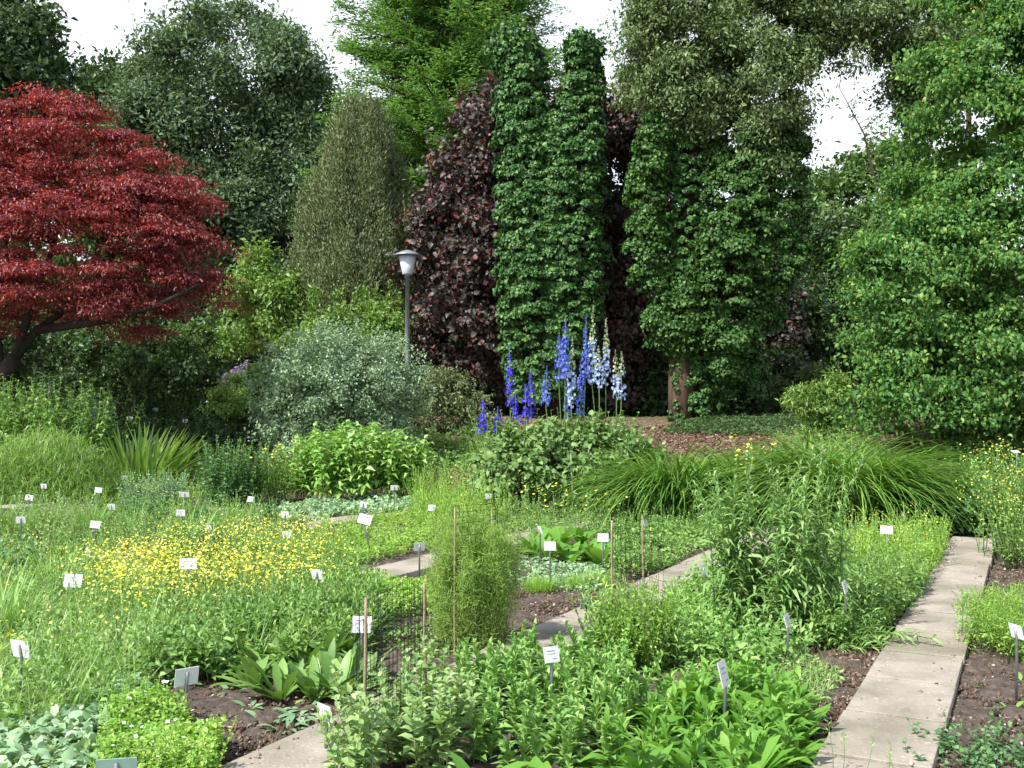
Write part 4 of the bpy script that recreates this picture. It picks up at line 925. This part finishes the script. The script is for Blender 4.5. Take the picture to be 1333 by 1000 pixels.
# ------------------------------------------------------------------ patches of low plants
def patch(name, label, cat, seed, pix, n, L, Wd, h, mat, shape='o', clump=0, extra=None, kind=None, fl=None):
    rg = R(seed); pl = area(pix); B = scatter(rg, pl, n, clump, seed); g = [cover(rg, B, L, Wd, h, shape=shape)]; parts = [("foliage", g, M[mat])]
    if extra: g += extra(rg, pl)
    if fl:
        m, hh, size, fm = fl; m0 = pl.mean(0); Q = np.concatenate([scatter(rg, pl, m // 3, 1.3, seed + 5), scatter(rg, m0 + (pl - m0) * .8, m - m // 3, 1.1, seed + 6)]); Q[:, 2] += hh * rg.uniform(.55, 1.15, m); parts.append(("blossom", [flowers(rg, Q, size)], M[fm]))
    return plant(name, label, cat, np.append(pl.mean(0), 0), parts, None, kind)
herbs_ = lambda n, H, nl, L, Wd, **kw: (lambda rg, pl: list(herb(rg, scatter(rg, pl, n, 1.2, 9), rg.uniform(*H, n), nl, L, Wd, **kw)[:2]))
tufts_ = lambda n, L, Wd, **kw: (lambda rg, pl: [tuft(rg, scatter(rg, pl, n, 1.0, 8), L, Wd, **kw)])
def both(*fs): return lambda rg, pl: sum([f(rg, pl) for f in fs], [])
patch("yellow_wildflowers", "sheet of small yellow wildflowers over grassy leaves", "wildflowers", 201, [(60, 800), (200, 745), (300, 728), (440, 735), (480, 775), (400, 830), (250, 850), (110, 850)], 10000, .05, .016, .32, "herb_green",
      extra=both(herbs_(800, (.25, .5), 12, .05, .012, ang=50), tufts_(1600, .4, .008)), kind="stuff", fl=(5600, .47, .021, "yellow_petal"))
patch("meadow_grass", "tall soft grass and wild herbs over the beds at the picture's edge", "grass", 202, [(-60, 960), (-60, 760), (120, 760), (230, 830), (180, 930), (60, 960)], 4000, .045, .014, .2, "grass_green",
      extra=both(tufts_(7000, .42, .006, lean=.35), tufts_(700, .5, .016, lean=.4), herbs_(420, (.2, .5), 14, .07, .024, ang=40), lambda rg, pl: [cover(rg, scatter(rg, pl, 1500, 1.4, 4), .07, .04, .25)]), kind="stuff", fl=(120, .4, .022, "yellow_petal"))
patch("wild_herbs", "loose light green wild herbs around the name tags between the wildflowers and the far beds", "herbs", 203, [(-60, 770), (-60, 690), (330, 672), (390, 700), (420, 745), (150, 775)], 13000, .05, .022, .24, "herb_green",
      clump=1.0, extra=both(herbs_(900, (.2, .45), 12, .055, .018, ang=40), tufts_(3500, .36, .008), lambda rg, pl: [cover(rg, scatter(rg, pl, 2500, 1.4, 4), .055, .03, .3)]), kind="stuff", fl=(180, .3, .025, "yellow_petal"))
patch("leafy_herb", "swathe of dark green leaves below the yellow wildflowers", "leafy plants", 204, [(190, 905), (210, 840), (400, 800), (500, 790), (480, 850), (330, 890)], 7000, .075, .03, .26, "herb_green",
      extra=both(herbs_(420, (.2, .42), 12, .09, .026, ang=45), tufts_(1500, .42, .010)))
patch("clover_patch", "low dense clover-like patch behind the nearest wire cage", "ground cover", 205, [(395, 800), (440, 765), (560, 765), (575, 800), (500, 815), (470, 850), (400, 840)], 9000, .034, .022, .24, "bright_herb", kind="stuff")
rosettes("dark green dock rosette behind the soil left of the nearest wire cage", [G(*q) for q in [(345, 885), (385, 898), (425, 890), (365, 912), (410, 915), (455, 890), (395, 875), (440, 912), (330, 900), (470, 905), (425, 865), (355, 865), (480, 880), (450, 860)]], "dock rosettes behind the bare soil", 206, 22, .25, .065, M["herb_green"], el=(30, 78), droop=.4)
patch("pale_leaved_herb", "low pale grey-green round leaves at the bottom corner under the grass", "ground cover", 207, [(-40, 1040), (-40, 935), (90, 905), (180, 905), (230, 935), (150, 960), (110, 1040)], 2600, .065, .045, .15, "grey_herb")
patch("pea_plant", "bright small leaved pea-like plants around the leaning grey plate's stake", "herb", 208, [(130, 1040), (140, 960), (210, 925), (262, 965), (290, 985), (270, 1040)], 6500, .034, .020, .24, "bright_herb",
      extra=herbs_(150, (.12, .28), 18, .034, .02, lean=.2), fl=(40, .24, .022, "white_petal"))
rosettes("small pale seedling rosette on the bare soil in front of the docks", [G(*q) for q in [(345, 942), (385, 935), (325, 925), (372, 950), (400, 925), (300, 905), (415, 950)]], "seedlings on the bare soil", 209, 12, .12, .034, M["grey_herb"], el=(5, 45))
rosettes("tiny seedling on the soil along the edge of the slab path", [G(*q) for q in [(1290, 900), (1315, 925), (1240, 945), (1262, 850), (1330, 890), (1225, 1000), (1258, 990)]], "seedlings by the slab path", 210, 7, .06, .022, M["herb_green"], el=(5, 50))
patch("low_herb", "low soft green herbs on the bed behind the middle slab path", "ground cover", 211, [(345, 740), (385, 700), (540, 672), (585, 690), (600, 705), (480, 738), (430, 745)], 8000, .05, .018, .2, "bright_herb", clump=.9, extra=herbs_(420, (.12, .3), 14, .05, .016, ang=35), kind="stuff")
patch("low_herb", "grey-green leafy ground cover in front of the glossy bush", "ground cover", 212, [(340, 690), (370, 665), (560, 650), (560, 668), (420, 680)], 4500, .075, .05, .22, "grey_herb", kind="stuff")
patch("wild_herbs", "yellowish green weeds between the glossy bush and the grey-green mound", "weeds", 213, [(540, 690), (535, 650), (560, 640), (660, 640), (660, 690), (600, 700)], 7000, .05, .018, .35, "bright_herb", extra=both(herbs_(360, (.3, .8), 20, .06, .016, ang=35), tufts_(900, .6, .008)), kind="stuff", fl=(90, .5, .03, "yellow_petal"))
rosettes("broad leaved bright rosette in the row behind the bare soil, below the delphinium mound", [G(*q) for q in [(695, 722), (715, 732), (740, 735), (765, 728), (730, 715), (755, 712), (708, 708), (780, 738)]], "broad leaved rosettes below the delphiniums", 214, 20, .36, .10, M["dock_green"])
patch("low_herb", "mixed low green herbs along the slab path in front of the daylilies", "ground cover", 215, [(790, 760), (800, 700), (870, 685), (950, 690), (955, 708), (850, 752)], 7000, .06, .03, .26, "herb_green", clump=.9, extra=herbs_(300, (.15, .35), 14, .06, .025, ang=30), kind="stuff")
patch("yellow_flowered_weeds", "thin weeds with scattered yellow flowers at the foot of the grey-green mound", "weeds", 216, [(640, 700), (650, 675), (840, 670), (860, 690), (800, 705), (690, 705)], 5000, .05, .02, .25, "herb_green", extra=herbs_(260, (.25, .6), 14, .05, .014, ang=40), kind="stuff", fl=(170, .5, .035, "yellow_petal"))
patch("low_herb", "small pale leaves and weeds around the bare soil in the middle", "ground cover", 217, [(640, 770), (660, 735), (700, 728), (790, 745), (775, 775), (690, 768)], 2600, .045, .02, .10, "grey_herb", clump=1.6, kind="stuff")
for i, (x, y, s) in enumerate([(702, 770, .16), (748, 768, .16), (775, 762, .12)]):
    rg = R(220 + i); c = G(x, y)
    plant("grass_tuft", "small fine leaved green tuft on the edge of the bare soil in the middle", "tuft", c, [("foliage", [tuft(rg, disc(rg, c, .13, 700, .1), .2, .004, lean=.4)], M["bright_herb"])], "tufts on the bare soil")
patch("bushy_herb", "waist-high mix of green leaves along the slab path behind the sprawling stems", "herb", 230, [(1060, 850), (1050, 790), (1090, 760), (1205, 770), (1195, 790), (1150, 835), (1105, 850)], 9000, .06, .022, .34, "herb_green", extra=herbs_(300, (.25, .5), 18, .07, .02, ang=30))
patch("yellow_flowered_herb", "yellowish green herbs topped with tiny yellow flowers at the far end of the slab path", "herb", 231, [(1080, 775), (1080, 720), (1180, 706), (1238, 712), (1208, 770), (1150, 780)], 9000, .045, .015, .40, "bright_herb", extra=herbs_(420, (.3, .6), 18, .045, .014, ang=40), fl=(420, .48, .016, "yellow_petal"))
patch("leafy_herb", "grey-green broad leaves at the foot of the willow leaved plant", "herb", 232, [(870, 880), (862, 815), (890, 770), (950, 750), (1050, 790), (1060, 850), (1000, 880)], 4200, .08, .028, .24, "lance_green", clump=.8, extra=herbs_(120, (.15, .35), 14, .09, .03, ang=30))
patch("low_herb", "thin wiry grass and weeds on the soil beside the bright rosettes", "weeds", 233, [(860, 920), (900, 870), (1050, 860), (1100, 890), (1060, 930), (1000, 910)], 1500, .035, .012, .10, "grass_green", clump=1.5, extra=tufts_(900, .2, .004, lean=.6), kind="stuff")
patch("low_herb", "weeds creeping over the edge of the middle slab path by the feathery dill", "weeds", 234, [(500, 800), (560, 770), (650, 740), (660, 760), (640, 850), (560, 870), (500, 850)], 1800, .04, .02, .1, "herb_green", clump=1.4, kind="stuff")
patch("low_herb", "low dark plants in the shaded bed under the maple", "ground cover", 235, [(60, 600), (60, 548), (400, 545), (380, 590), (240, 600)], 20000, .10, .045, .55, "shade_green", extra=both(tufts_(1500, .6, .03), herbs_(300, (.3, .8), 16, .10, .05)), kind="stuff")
patch("low_herb", "light green low leaves along the near edge of the shaded bed", "ground cover", 236, [(90, 650), (100, 590), (360, 590), (380, 640), (280, 655)], 9000, .08, .03, .3, "bright_herb", clump=.6, extra=herbs_(200, (.2, .6), 14, .08, .03), kind="stuff")
patch("low_herb", "green undergrowth between the silvery bush and the delphiniums", "undergrowth", 237, [(330, 640), (350, 590), (640, 575), (640, 640), (560, 650)], 9000, .09, .04, .5, "herb_green", clump=.5, extra=herbs_(260, (.3, .8), 16, .08, .03), kind="stuff")
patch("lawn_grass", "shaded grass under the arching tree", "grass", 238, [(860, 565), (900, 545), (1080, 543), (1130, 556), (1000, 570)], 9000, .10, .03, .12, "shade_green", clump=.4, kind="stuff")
patch("low_herb", "ferny green plants at the edge of the bark mulch behind the daylilies", "ground cover", 239, [(1000, 600), (1010, 575), (1140, 575), (1180, 620), (1190, 650), (1100, 640)], 6000, .08, .02, .4, "herb_green", clump=.7, kind="stuff")
patch("low_herb", "scrubby green growth at the picture's edge under the bright green tree", "undergrowth", 240, [(1225, 640), (1230, 600), (1400, 590), (1400, 690), (1310, 700)], 8000, .08, .035, .5, "beech_green", clump=.6, kind="stuff")
rg = R(241); c = on(300, 24.5); Q = np.array([P(rg.uniform(283, 322), 0, 24.5) for _ in range(260)]); 
Q = np.array([P(x, 500 - (x - 283) * .62 + rg.uniform(-7, 7), 24.5 + rg.uniform(-.3, .3)) for x in rg.uniform(283, 322, 260)])
plant("pink_flower_clump", "clump of lilac-pink flowers at the top of the shaded bed", "flowers", c, [("blossom", [flowers(rg, Q, .07), (*sticks(np.column_stack([Q[:, 0] * .97 + c[0] * .03, Q[:, 1], hgt(Q[:, 0], Q[:, 1])]), Q, .004), 1)], [M["pink_petal"], stem_green])])
rg = R(242); c = on(240, 24.0); Bq = disc(rg, c, .35, 80, .3); A = nrm(np.column_stack([rg.normal(size=(80, 2)) * .35, np.ones(80)]))
plant("spiky_clump", "dark spiky clump rising from the shaded bed under the maple", "plant", c, [("foliage", [blades(Bq, A, rg.uniform(.6, 1.1, 80), .05, .4, 'sword', .15, 5)], M["shade_green"])])
rg = R(275); pl = area([(-60, 930), (-60, 690), (420, 680), (460, 760), (200, 900)])
plant("dry_grass", "dry straw coloured grass stems mixed through the meadow", "dry grass", np.append(pl.mean(0), 0), [("foliage", [tuft(rg, scatter(rg, pl, 1300, 1.1, 6), .5, .005, lean=.35)], M["dry_straw"])], None, "stuff")
def clumps(label, cat, name, n, seed, fn, mats_, group):
    rg = R(seed); pl = area([(-40, 930), (-60, 700), (250, 675), (420, 700), (460, 740), (120, 790), (150, 860), (60, 930)]); protos = []
    for v in range(3):
        protos.append(tag(make(name, fn(rg), mats_), label, cat, group))
    for i, q in enumerate(scatter(rg, pl, n)):
        o = protos[i] if i < 3 else copy_thing(protos[i % 3], q)
        o.location = q; o.rotation_euler = (0, 0, rg.uniform(0, 6.28)); s = rg.uniform(.8, 1.25); o.scale = (s, s, s)
def flat0(rg, r, n):
    B = disc(rg, np.zeros(3), r, n); B[:, 2] = 0; return B
def hb(rg, r, n, H, nl, L, Wd, **kw):
    lf, st, _ = herb(rg, flat0(rg, r, n), rg.uniform(*H, n), nl, L, Wd, **kw); return [lf, (*st, 1)]
clumps("pale grey-green weed clump standing out of the meadow by the name tags", "weed", "weed_clump", 14, 271, lambda rg: hb(rg, .16, 14, (.3, .5), 22, .07, .03, lean=.22), [M["bean_leaf"], stem_pale], "pale weed clumps in the meadow")
clumps("dark green leafy weed clump standing in the meadow by the name tags", "weed", "weed_clump", 14, 272, lambda rg: hb(rg, .18, 14, (.25, .45), 16, .10, .042, lean=.22, ang=30), [M["dark_herb"], stem_green], "dark weed clumps in the meadow")
clumps("yellow-green bushy weed clump standing in the meadow by the name tags", "weed", "weed_clump", 12, 273, lambda rg: hb(rg, .17, 18, (.3, .55), 26, .05, .016, lean=.2, ang=40), [M["bright_herb"], stem_green], "yellow-green weed clumps in the meadow")
clumps("tuft of taller bluish grass in the meadow by the name tags", "grass", "grass_tuft", 14, 274, lambda rg: [tuft(rg, flat0(rg, .10, 260), .55, .010, lean=.3, seg=5)], [M["lance_green"]], "bluish grass tufts in the meadow")
# thin dry grass stalks in front of the slab path
rg = R(243); c = G(1130, 1030); th = thing("oat_grass", "few thin grass stalks with drooping seed heads in front of the slab path", "grass", c)
for x0, x1, y1 in [(1095, 1098, 950), (1120, 1138, 958), (1150, 1160, 968), (1085, 1078, 940), (1165, 1158, 985)]:
    a = G(x0, 1030); t = P(x1, y1, a[1] + .05); pp = np.array([a + (t - a) * s for s in np.linspace(.75, 1, 7)])
    o = make("stalk", [tube([a, (a + t) / 2 + [.01, 0, .01], t], [.002, .0016, .001], 4), (*leaf(pp, nrm(rg.normal(size=(7, 3)) + UP), rg.normal(size=(7, 3)), .028, .006, .1, .1, 'd'), 1)], [stem_green, M["grass_green"]], c); o.parent = th; o.location = (0, 0, 0)

# loose stones, clods and bark on the bare ground
def pebbles(rg, B, smin, smax):
    n = len(B); s = smin * (smax / smin) ** (rg.random(n) ** 2.2); O = np.array([[1, 0, 0], [-1, 0, 0], [0, 1, 0], [0, -1, 0], [0, 0, 1], [0, 0, -1.0]])
    V = O[None] * s[:, None, None] * rg.uniform(.5, 1.2, (n, 6, 1)) + rg.normal(size=(n, 6, 3)) * s[:, None, None] * .22 + B[:, None]
    F = np.array([[0, 2, 4], [2, 1, 4], [1, 3, 4], [3, 0, 4], [2, 0, 5], [1, 2, 5], [3, 1, 5], [0, 3, 5]])
    return V.reshape(-1, 3), (F[None] + (np.arange(n) * 6)[:, None, None]).reshape(-1, 3)
stone_m = leafmat("stone", (.14, .10, .075), (.30, .25, .20), (.55, .50, .44), rough=.9, spec=.2, tr=0, nvar=.1)
clod_m = leafmat("clod", (.05, .034, .025), (.13, .09, .065), (.19, .14, .105), rough=.95, spec=.1, tr=0, nvar=.2)
rg = R(260); soil = [area([(180, 1040), (215, 890), (430, 880), (450, 930), (330, 1040)]), area([(640, 830), (660, 755), (780, 760), (770, 800), (690, 840)]), area([(1040, 950), (1080, 850), (1150, 830), (1130, 900), (1080, 980)]), area([(1210, 1060), (1230, 860), (1300, 735), (1400, 740), (1420, 1060)]), area([(850, 930), (870, 860), (1000, 840), (1090, 860), (1020, 920)]), area([(470, 850), (490, 790), (560, 790), (560, 850)])]
Bs = np.concatenate([scatter(rg, a, n) for a, n in zip(soil, (900, 700, 500, 1500, 500, 300))]); Bs[:, 2] += .004
Bs = np.concatenate([Bs] + [np.array([bed(rg.uniform(-.5, 10), v + rg.normal() * .05) + [0, 0, .058] for _ in range(260)]) for v in (-2.42, -2.84, -.04, -.46)])
tag(make("stones", [pebbles(rg, Bs, .004, .018)], stone_m), "small pale stones lying on the bare soil", "stones", kind="stuff")
Bs = np.concatenate([scatter(rg, a, n) for a, n in zip(soil, (3500, 2500, 1800, 6000, 2000, 1000))]); Bs[:, 2] += .002
tag(make("soil_clods", [pebbles(rg, Bs, .006, .026)], clod_m), "crumbs and clods of dark soil", "soil", kind="stuff")
Bl = np.concatenate([scatter(rg, a, n) for a, n in zip(soil, (160, 120, 90, 260, 90, 60))]); Bl[:, 2] += .012; n = len(Bl)
tag(make("leaf_litter", [leaf(Bl, rg.normal(size=(n, 3)) * [1, 1, .2], UP + rg.normal(size=(n, 3)) * .4, rg.uniform(.012, .05, n), rg.uniform(.003, .012, n), .1, .1, 'd')], M["dry_straw"]), "dry straw and leaf scraps on the bare soil", "litter", kind="stuff")
mulch_m = leafmat("mulch_chip", (.07, .04, .026), (.20, .125, .085), (.42, .32, .25), rough=.9, spec=.15, tr=0, nvar=.15)
Bm = np.concatenate([scatter(rg, area([(820, 600), (825, 556), (1000, 552), (1010, 600)]), 6000), scatter(rg, area([(1130, 640), (1140, 545), (1290, 545), (1300, 640)]), 6000), scatter(rg, area([(540, 600), (560, 572), (660, 572), (660, 600)]), 2500)])
Bm[:, 2] += .02; n = len(Bm)
tag(make("bark_mulch", [leaf(Bm, rg.normal(size=(n, 3)) * [1, 1, .25], UP + rg.normal(size=(n, 3)) * .4, rg.uniform(.03, .10, n), rg.uniform(.015, .04, n), .1, .05, 'd')], mulch_m), "reddish bark mulch chips on the rising ground", "mulch", kind="stuff")

# ------------------------------------------------------------------ name tags on stakes
def tag_sign(px, py, label, face='f', yaw=0.0, tilt=14, base=None, h=.36, w=.108, hh=.082, roll=0.0, lean=0.0, green=False, black=False, seed=0):
    rg = R(300 + seed)
    if base is not None: foot = G(px, base); D = foot[1]; top = P(px, py, D)
    else:
        for D in np.arange(3.5, 34, .02):
            top = P(px, py, D)
            if top[2] - float(hgt(top[0], top[1])) < h: break
        foot = np.array([top[0], D, float(hgt(top[0], D))])
    foot = foot + np.array([lean, 0, 0])
    ya = math.radians(yaw); s = -1 if face == 'f' else 1
    nh = np.array([math.sin(ya), s * math.cos(ya), 0]); ti = math.radians(tilt); Nv = nh * math.cos(ti) + UP * math.sin(ti); Rv = np.cross(UP, nh); Rv = nrm(Rv)
    Uv = np.cross(Nv, Rv); ro = math.radians(roll); Rr = Rv * math.cos(ro) + Uv * math.sin(ro); Uu = Uv * math.cos(ro) - Rv * math.sin(ro)
    M3 = np.stack([Rr, Nv, Uu], 1)
    th = thing("plant_label", label, "plant label", foot, "plant name tags in the beds")
    loc = lambda q: np.asarray(q, float)
    rel = top - foot
    V, F = box((0, 0, 0), (w, .004, hh)); back = -Nv
    front = np.array([i for i in range(12)])
    slots = np.zeros(12, int); slots[[4, 5]] = 1            # the face away from Nv
    plate = make("plate", [(V @ M3.T + rel, F, slots)], [green_plate if green else enamel, green_plate if green else enamel_back], smooth=False); plate.parent = th
    g = []
    for r_, (z, hgt_, x0, x1) in enumerate([(.22, .06, -.30, .22), (.02, .035, -.30, .30), (-.28, .05, .06, .34)]):
        x = x0
        while x < x1:
            l = rg.uniform(.03, .11); l = min(l, x1 - x)
            g.append(box(((x + l / 2) * w, .0024, z * hh), (l * w, .0008, hgt_ * hh))); x += l + .025
    lt = make("lettering", [(v @ M3.T + rel, f) for v, f in g], ink); lt.parent = plate
    st_top = rel - Nv * .005 + Uu * hh * .28
    sw = .009
    mid = rel - Nv * .006 - Uu * hh * .45
    Vs, Fs = tube([np.array([0, 0, -.06]), mid, st_top], [sw, sw, sw], 4)
    stake = make("stake", [(Vs, Fs)], black_plastic if black else zinc); stake.parent = th
    return th
T = tag_sign
T(27, 845, "grey back of the largest name tag, at the picture's edge in tall grass", 'b', 24, seed=1, w=.135, hh=.10)
T(243, 881, "white plate tilted on a long grey stake above the pea-like plants", 'b', -38, seed=2, base=950, w=.125, hh=.10)
T(95, 756, "white name tag left of the yellow wildflowers, largest facing forward there", 'f', 10, seed=3, w=.13, hh=.10, roll=-5)
T(124, 683, "white name tag tilted forward among weeds above the narrow turned tag", 'f', 14, seed=4, roll=-8)
T(115, 720, "narrow turned tag seen almost edge on among weeds", 'b', 55, seed=5)
T(145, 660, "grey back of a tag just below a white tag at the path's edge", 'b', 10, seed=6)
T(27, 677, "grey backed tag nearest the picture's edge below the tilted white pair", 'b', -6, seed=7)
T(38, 648, "white tag tilted beside the far stone edging, nearest the picture's edge", 'f', 16, seed=8, roll=-10)
T(57, 633, "grey back of a tag in front of the wispy grass mound", 'b', 10, seed=9, base=660)
T(72, 611, "tiny white tag half buried in the wispy grass mound", 'f', 0, seed=10, h=.5)
T(128, 638, "white tag between the wispy grass mound and the grey-green low herb", 'f', 12, seed=11, roll=-6)
T(162, 622, "grey backed tag on a dark stake under the sword leaved clump", 'b', 4, seed=12, base=648)
T(240, 644, "grey backed tag right of the grey-green low herb", 'b', -4, seed=13, w=.15)
T(235, 668, "white tag with dark marks on the pale stone below the grey-green low herb", 'f', 8, seed=14)
T(273, 689, "small grey backed tag just above the yellow wildflowers", 'b', 14, seed=15)
T(245, 734, "pale tag nearly swallowed by the yellow wildflowers", 'f', 10, seed=16, h=.47, w=.13)
T(326, 650, "white tag on a thin stake at the foot of the dark leafy herb", 'f', -25, seed=17, base=674)
T(371, 670, "grey backed tag in the ground cover before the glossy bush", 'b', 18, seed=18)
T(374, 696, "upright white tag at the upper corner of the yellow wildflowers", 'f', 14, seed=19, base=724)
T(411, 634, "white tag in front of the glossy bush's lower corner", 'f', -18, seed=20, base=656)
T(475, 676, "tilted white tag on a leaning stake over the soft green herbs", 'f', 6, seed=21, base=726, roll=-16, lean=.09, w=.15, hh=.11)
T(473, 657, "dull grey tag close behind the tilted white one", 'b', 25, seed=22, roll=14)
T(513, 635, "grey backed tag on a tall stake under the glossy bush", 'b', -6, seed=23, base=672)
T(562, 661, "small white tag at the end of the pale stones right of the glossy bush", 'f', -20, seed=24, base=688)
T(546, 712, "grey backed tag on a long stake standing on the middle slab path", 'b', -22, seed=25, base=758)
T(413, 748, "greenish back of a tag at the corner of the clover-like patch", 'b', 24, seed=26)
T(636, 646, "white tag beside a thin post at the foot of the grey-green mound", 'f', 30, seed=27)
T(703, 690, "narrow dark tag edge on above the broad bright leaves", 'b', 72, seed=28)
T(716, 711, "white square tag in front of the broad bright leaves", 'f', 4, seed=29, base=768)
T(785, 700, "white tag just left of the small wire cage", 'f', -6, seed=30, base=748)
T(840, 680, "slim white tag behind the small wire cage's right stake", 'f', 62, seed=31, base=712)
T(890, 661, "slim white tag on a thick black stake at the foot of the daylilies", 'f', 60, seed=32, base=680, black=True)
T(1154, 690, "white tag above the tiny yellow flowers near the slab path's end", 'f', -24, seed=33, tilt=25, h=.5)
T(1177, 671, "slim white tag in the shade right of the largest daylily clump", 'f', 62, seed=34, black=True)
T(1100, 764, "slim white tag in the bushy green leaves beside the slab path", 'f', 60, seed=35, h=.42)
T(1025, 808, "slim white tag at the foot of the willow leaved plant", 'f', 60, seed=36, base=868)
T(942, 877, "narrow white tag rising behind the bright leaf rosettes", 'f', 58, seed=37, h=.36, w=.10, hh=.125)
T(471, 813, "pale tag seen through the nearest wire cage", 'f', -8, seed=38, w=.12, hh=.10)
T(424, 930, "pale green tag turned sideways beside the bean plants", 'b', 48, seed=39, green=False, h=.22, w=.12, hh=.10)
T(763, 786, "small green tag on a dark stake by the slab path", 'b', -30, seed=40, base=822, green=True, black=True, w=.10)
T(616, 772, "pale tag glimmering through the feathery dill", 'f', 0, seed=41, h=.3, w=.09)
T(718, 852, "pale bluish tag half hidden behind the grey-green lance leaved herbs", 'f', 30, seed=42, h=.40, w=.09)
T(1323, 822, "tag turned edge on with a tall stake in the bare soil", 'b', 80, seed=43, base=915)
T(152, 1000, "green topped tag cut off by the bottom edge", 'b', -12, seed=44, green=True, h=.3, w=.15)
T(1322, 588, "white tag lying tilted above the yellow flowered herb", 'f', 10, seed=45, tilt=65, h=.75, w=.12)
T(917, 742, "dark tag seen edge on beside the willow leaved plant", 'b', 78, seed=46, h=.32, green=True)
for i, (x, y, l) in enumerate([(208, 519, "white tag highest up in the shaded bed below the spiky clump"), (202, 533, "white tag just under the highest one in the shaded bed"), (137, 544, "dim white tag beside the grey marker post in the shaded bed"),
                               (169, 545, "bright white tag low in the shaded bed between two dimmer ones"), (241, 548, "white tag beneath the spiky clump in the shaded bed"), (352, 509, "white tag on the mossy mound beside the silvery bush")]):
    T(x, y, l, 'f', [10, -12, 20, 5, -15, 10][i], seed=50 + i, h=.42, w=.14)
f0 = on(122, 21.5); t0 = P(122, 530, 21.5); t0[2] = max(t0[2], f0[2] + .4)
tag(make("marker_post", [tube([f0 - UP * .1, t0], [.045, .045], 8)], zinc, f0), "short plain grey post standing in the shaded bed under the maple", "post")

# ------------------------------------------------------------------ wire cages and canes
def cage(label, corners, ht, stakes, seed, pitch=.055, closed=True, r=.0012):
    rg = R(seed); c0 = corners[0]; th = thing("wire_cage", label, "plant cage", c0)
    g = []; pts = corners + ([corners[0]] if closed else [])
    for a, b in zip(pts[:-1], pts[1:]):
        L = np.linalg.norm(b - a); n = max(2, int(L / pitch)); e = nrm(b - a)
        t = np.linspace(0, 1, n + 1)[:, None]; A = a + (b - a) * t + rg.normal(size=(n + 1, 3)) * .003; lean = rg.normal(size=3) * .012; lean[2] = 0
        Bq = A + UP * ht + lean + rg.normal(size=(n + 1, 3)) * .004
        g.append(sticks(A - UP * .02, Bq + UP * .012, r, r, 4))
        m = int(ht / .075); z = np.linspace(.02, ht, m)[:, None]
        g.append(sticks(a + UP * z + lean * z / ht - e * .004, b + UP * z + lean * z / ht + e * .004 + UP * rg.normal(size=(m, 1)) * .004, r * 1.2, r * 1.2, 4))
    make("wire_mesh", [(v - c0, f) for v, f in g], wire, (0, 0, 0), th)
    for a, b, rr in stakes:
        a, b = np.asarray(a, float), np.asarray(b, float)
        k = 9; t = np.linspace(0, 1, k)[:, None]; line = a + (b - a) * t + rg.normal(size=(k, 3)) * .002
        rad = np.array([rr * (1.18 if i % 2 else 1.0) for i in range(k)])
        make("bamboo_stake", [(tube(line, rad, 7)[0] - c0, tube(line, rad, 7)[1])], bamboo, (0, 0, 0), th)
def up_to(foot, px, py):
    return P(px, py, foot[1])
c1 = bed(.15, -.60); c1 = np.array([(476.5 - CX) / FPX * c1[1], c1[1], 0]); c2 = np.array([(554 - CX) / FPX * 5.35, 5.35, 0]); wv = np.array([-.11, .42, 0])
cage("nearest green wire cage on two bamboo stakes, around the bean plants", [c1, c2, c2 + wv, c1 + wv], .70, [(c1 - UP * .1, up_to(c1, 476, 778), .0068), (c2 - UP * .1, up_to(c2, 553, 757), .0068)], 401)
c1 = np.array([(592 - CX) / FPX * 6.72, 6.72, 0]); c2 = np.array([(646 - CX) / FPX * 6.95, 6.95, 0]); wv = np.array([-.03, .34, 0])
cage("tall green wire cage round the feathery dill", [c1, c2, c2 + wv, c1 + wv], .98, [(c1 - UP * .1, up_to(c1, 592, 660), .006), (c2 + wv - UP * .1, up_to(c2 + wv, 640, 662), .005)], 402)
c1 = np.array([(798 - CX) / FPX * 6.45, 6.45, 0]); c2 = np.array([(838 - CX) / FPX * 7.05, 7.05, 0])
cage("narrow green wire cage on two bamboo stakes above the bushy vetch", [c1, c2, c2 + np.array([.1, -.25, 0])], .90, [(c1 - UP * .1, up_to(c1, 796, 678), .0062), (c2 - UP * .1, up_to(c2, 836, 671), .0062)], 403, closed=False)
for i, (x, y0, y1, D, l) in enumerate([(745, 590, 668, 15.2, "pale thin cane in front of the grey-green mound, the taller of two"), (768, 585, 650, 15.35, "pale thin cane in front of the grey-green mound, shorter and further along")]):
    f0 = on(x, D); tag(make("support_cane", [tube([f0 - UP * .1, P(x, (y0 + y1) / 2, D), P(x - 2, y0, D)], [.013, .012, .010], 6)], stem_pale, f0), l, "cane")
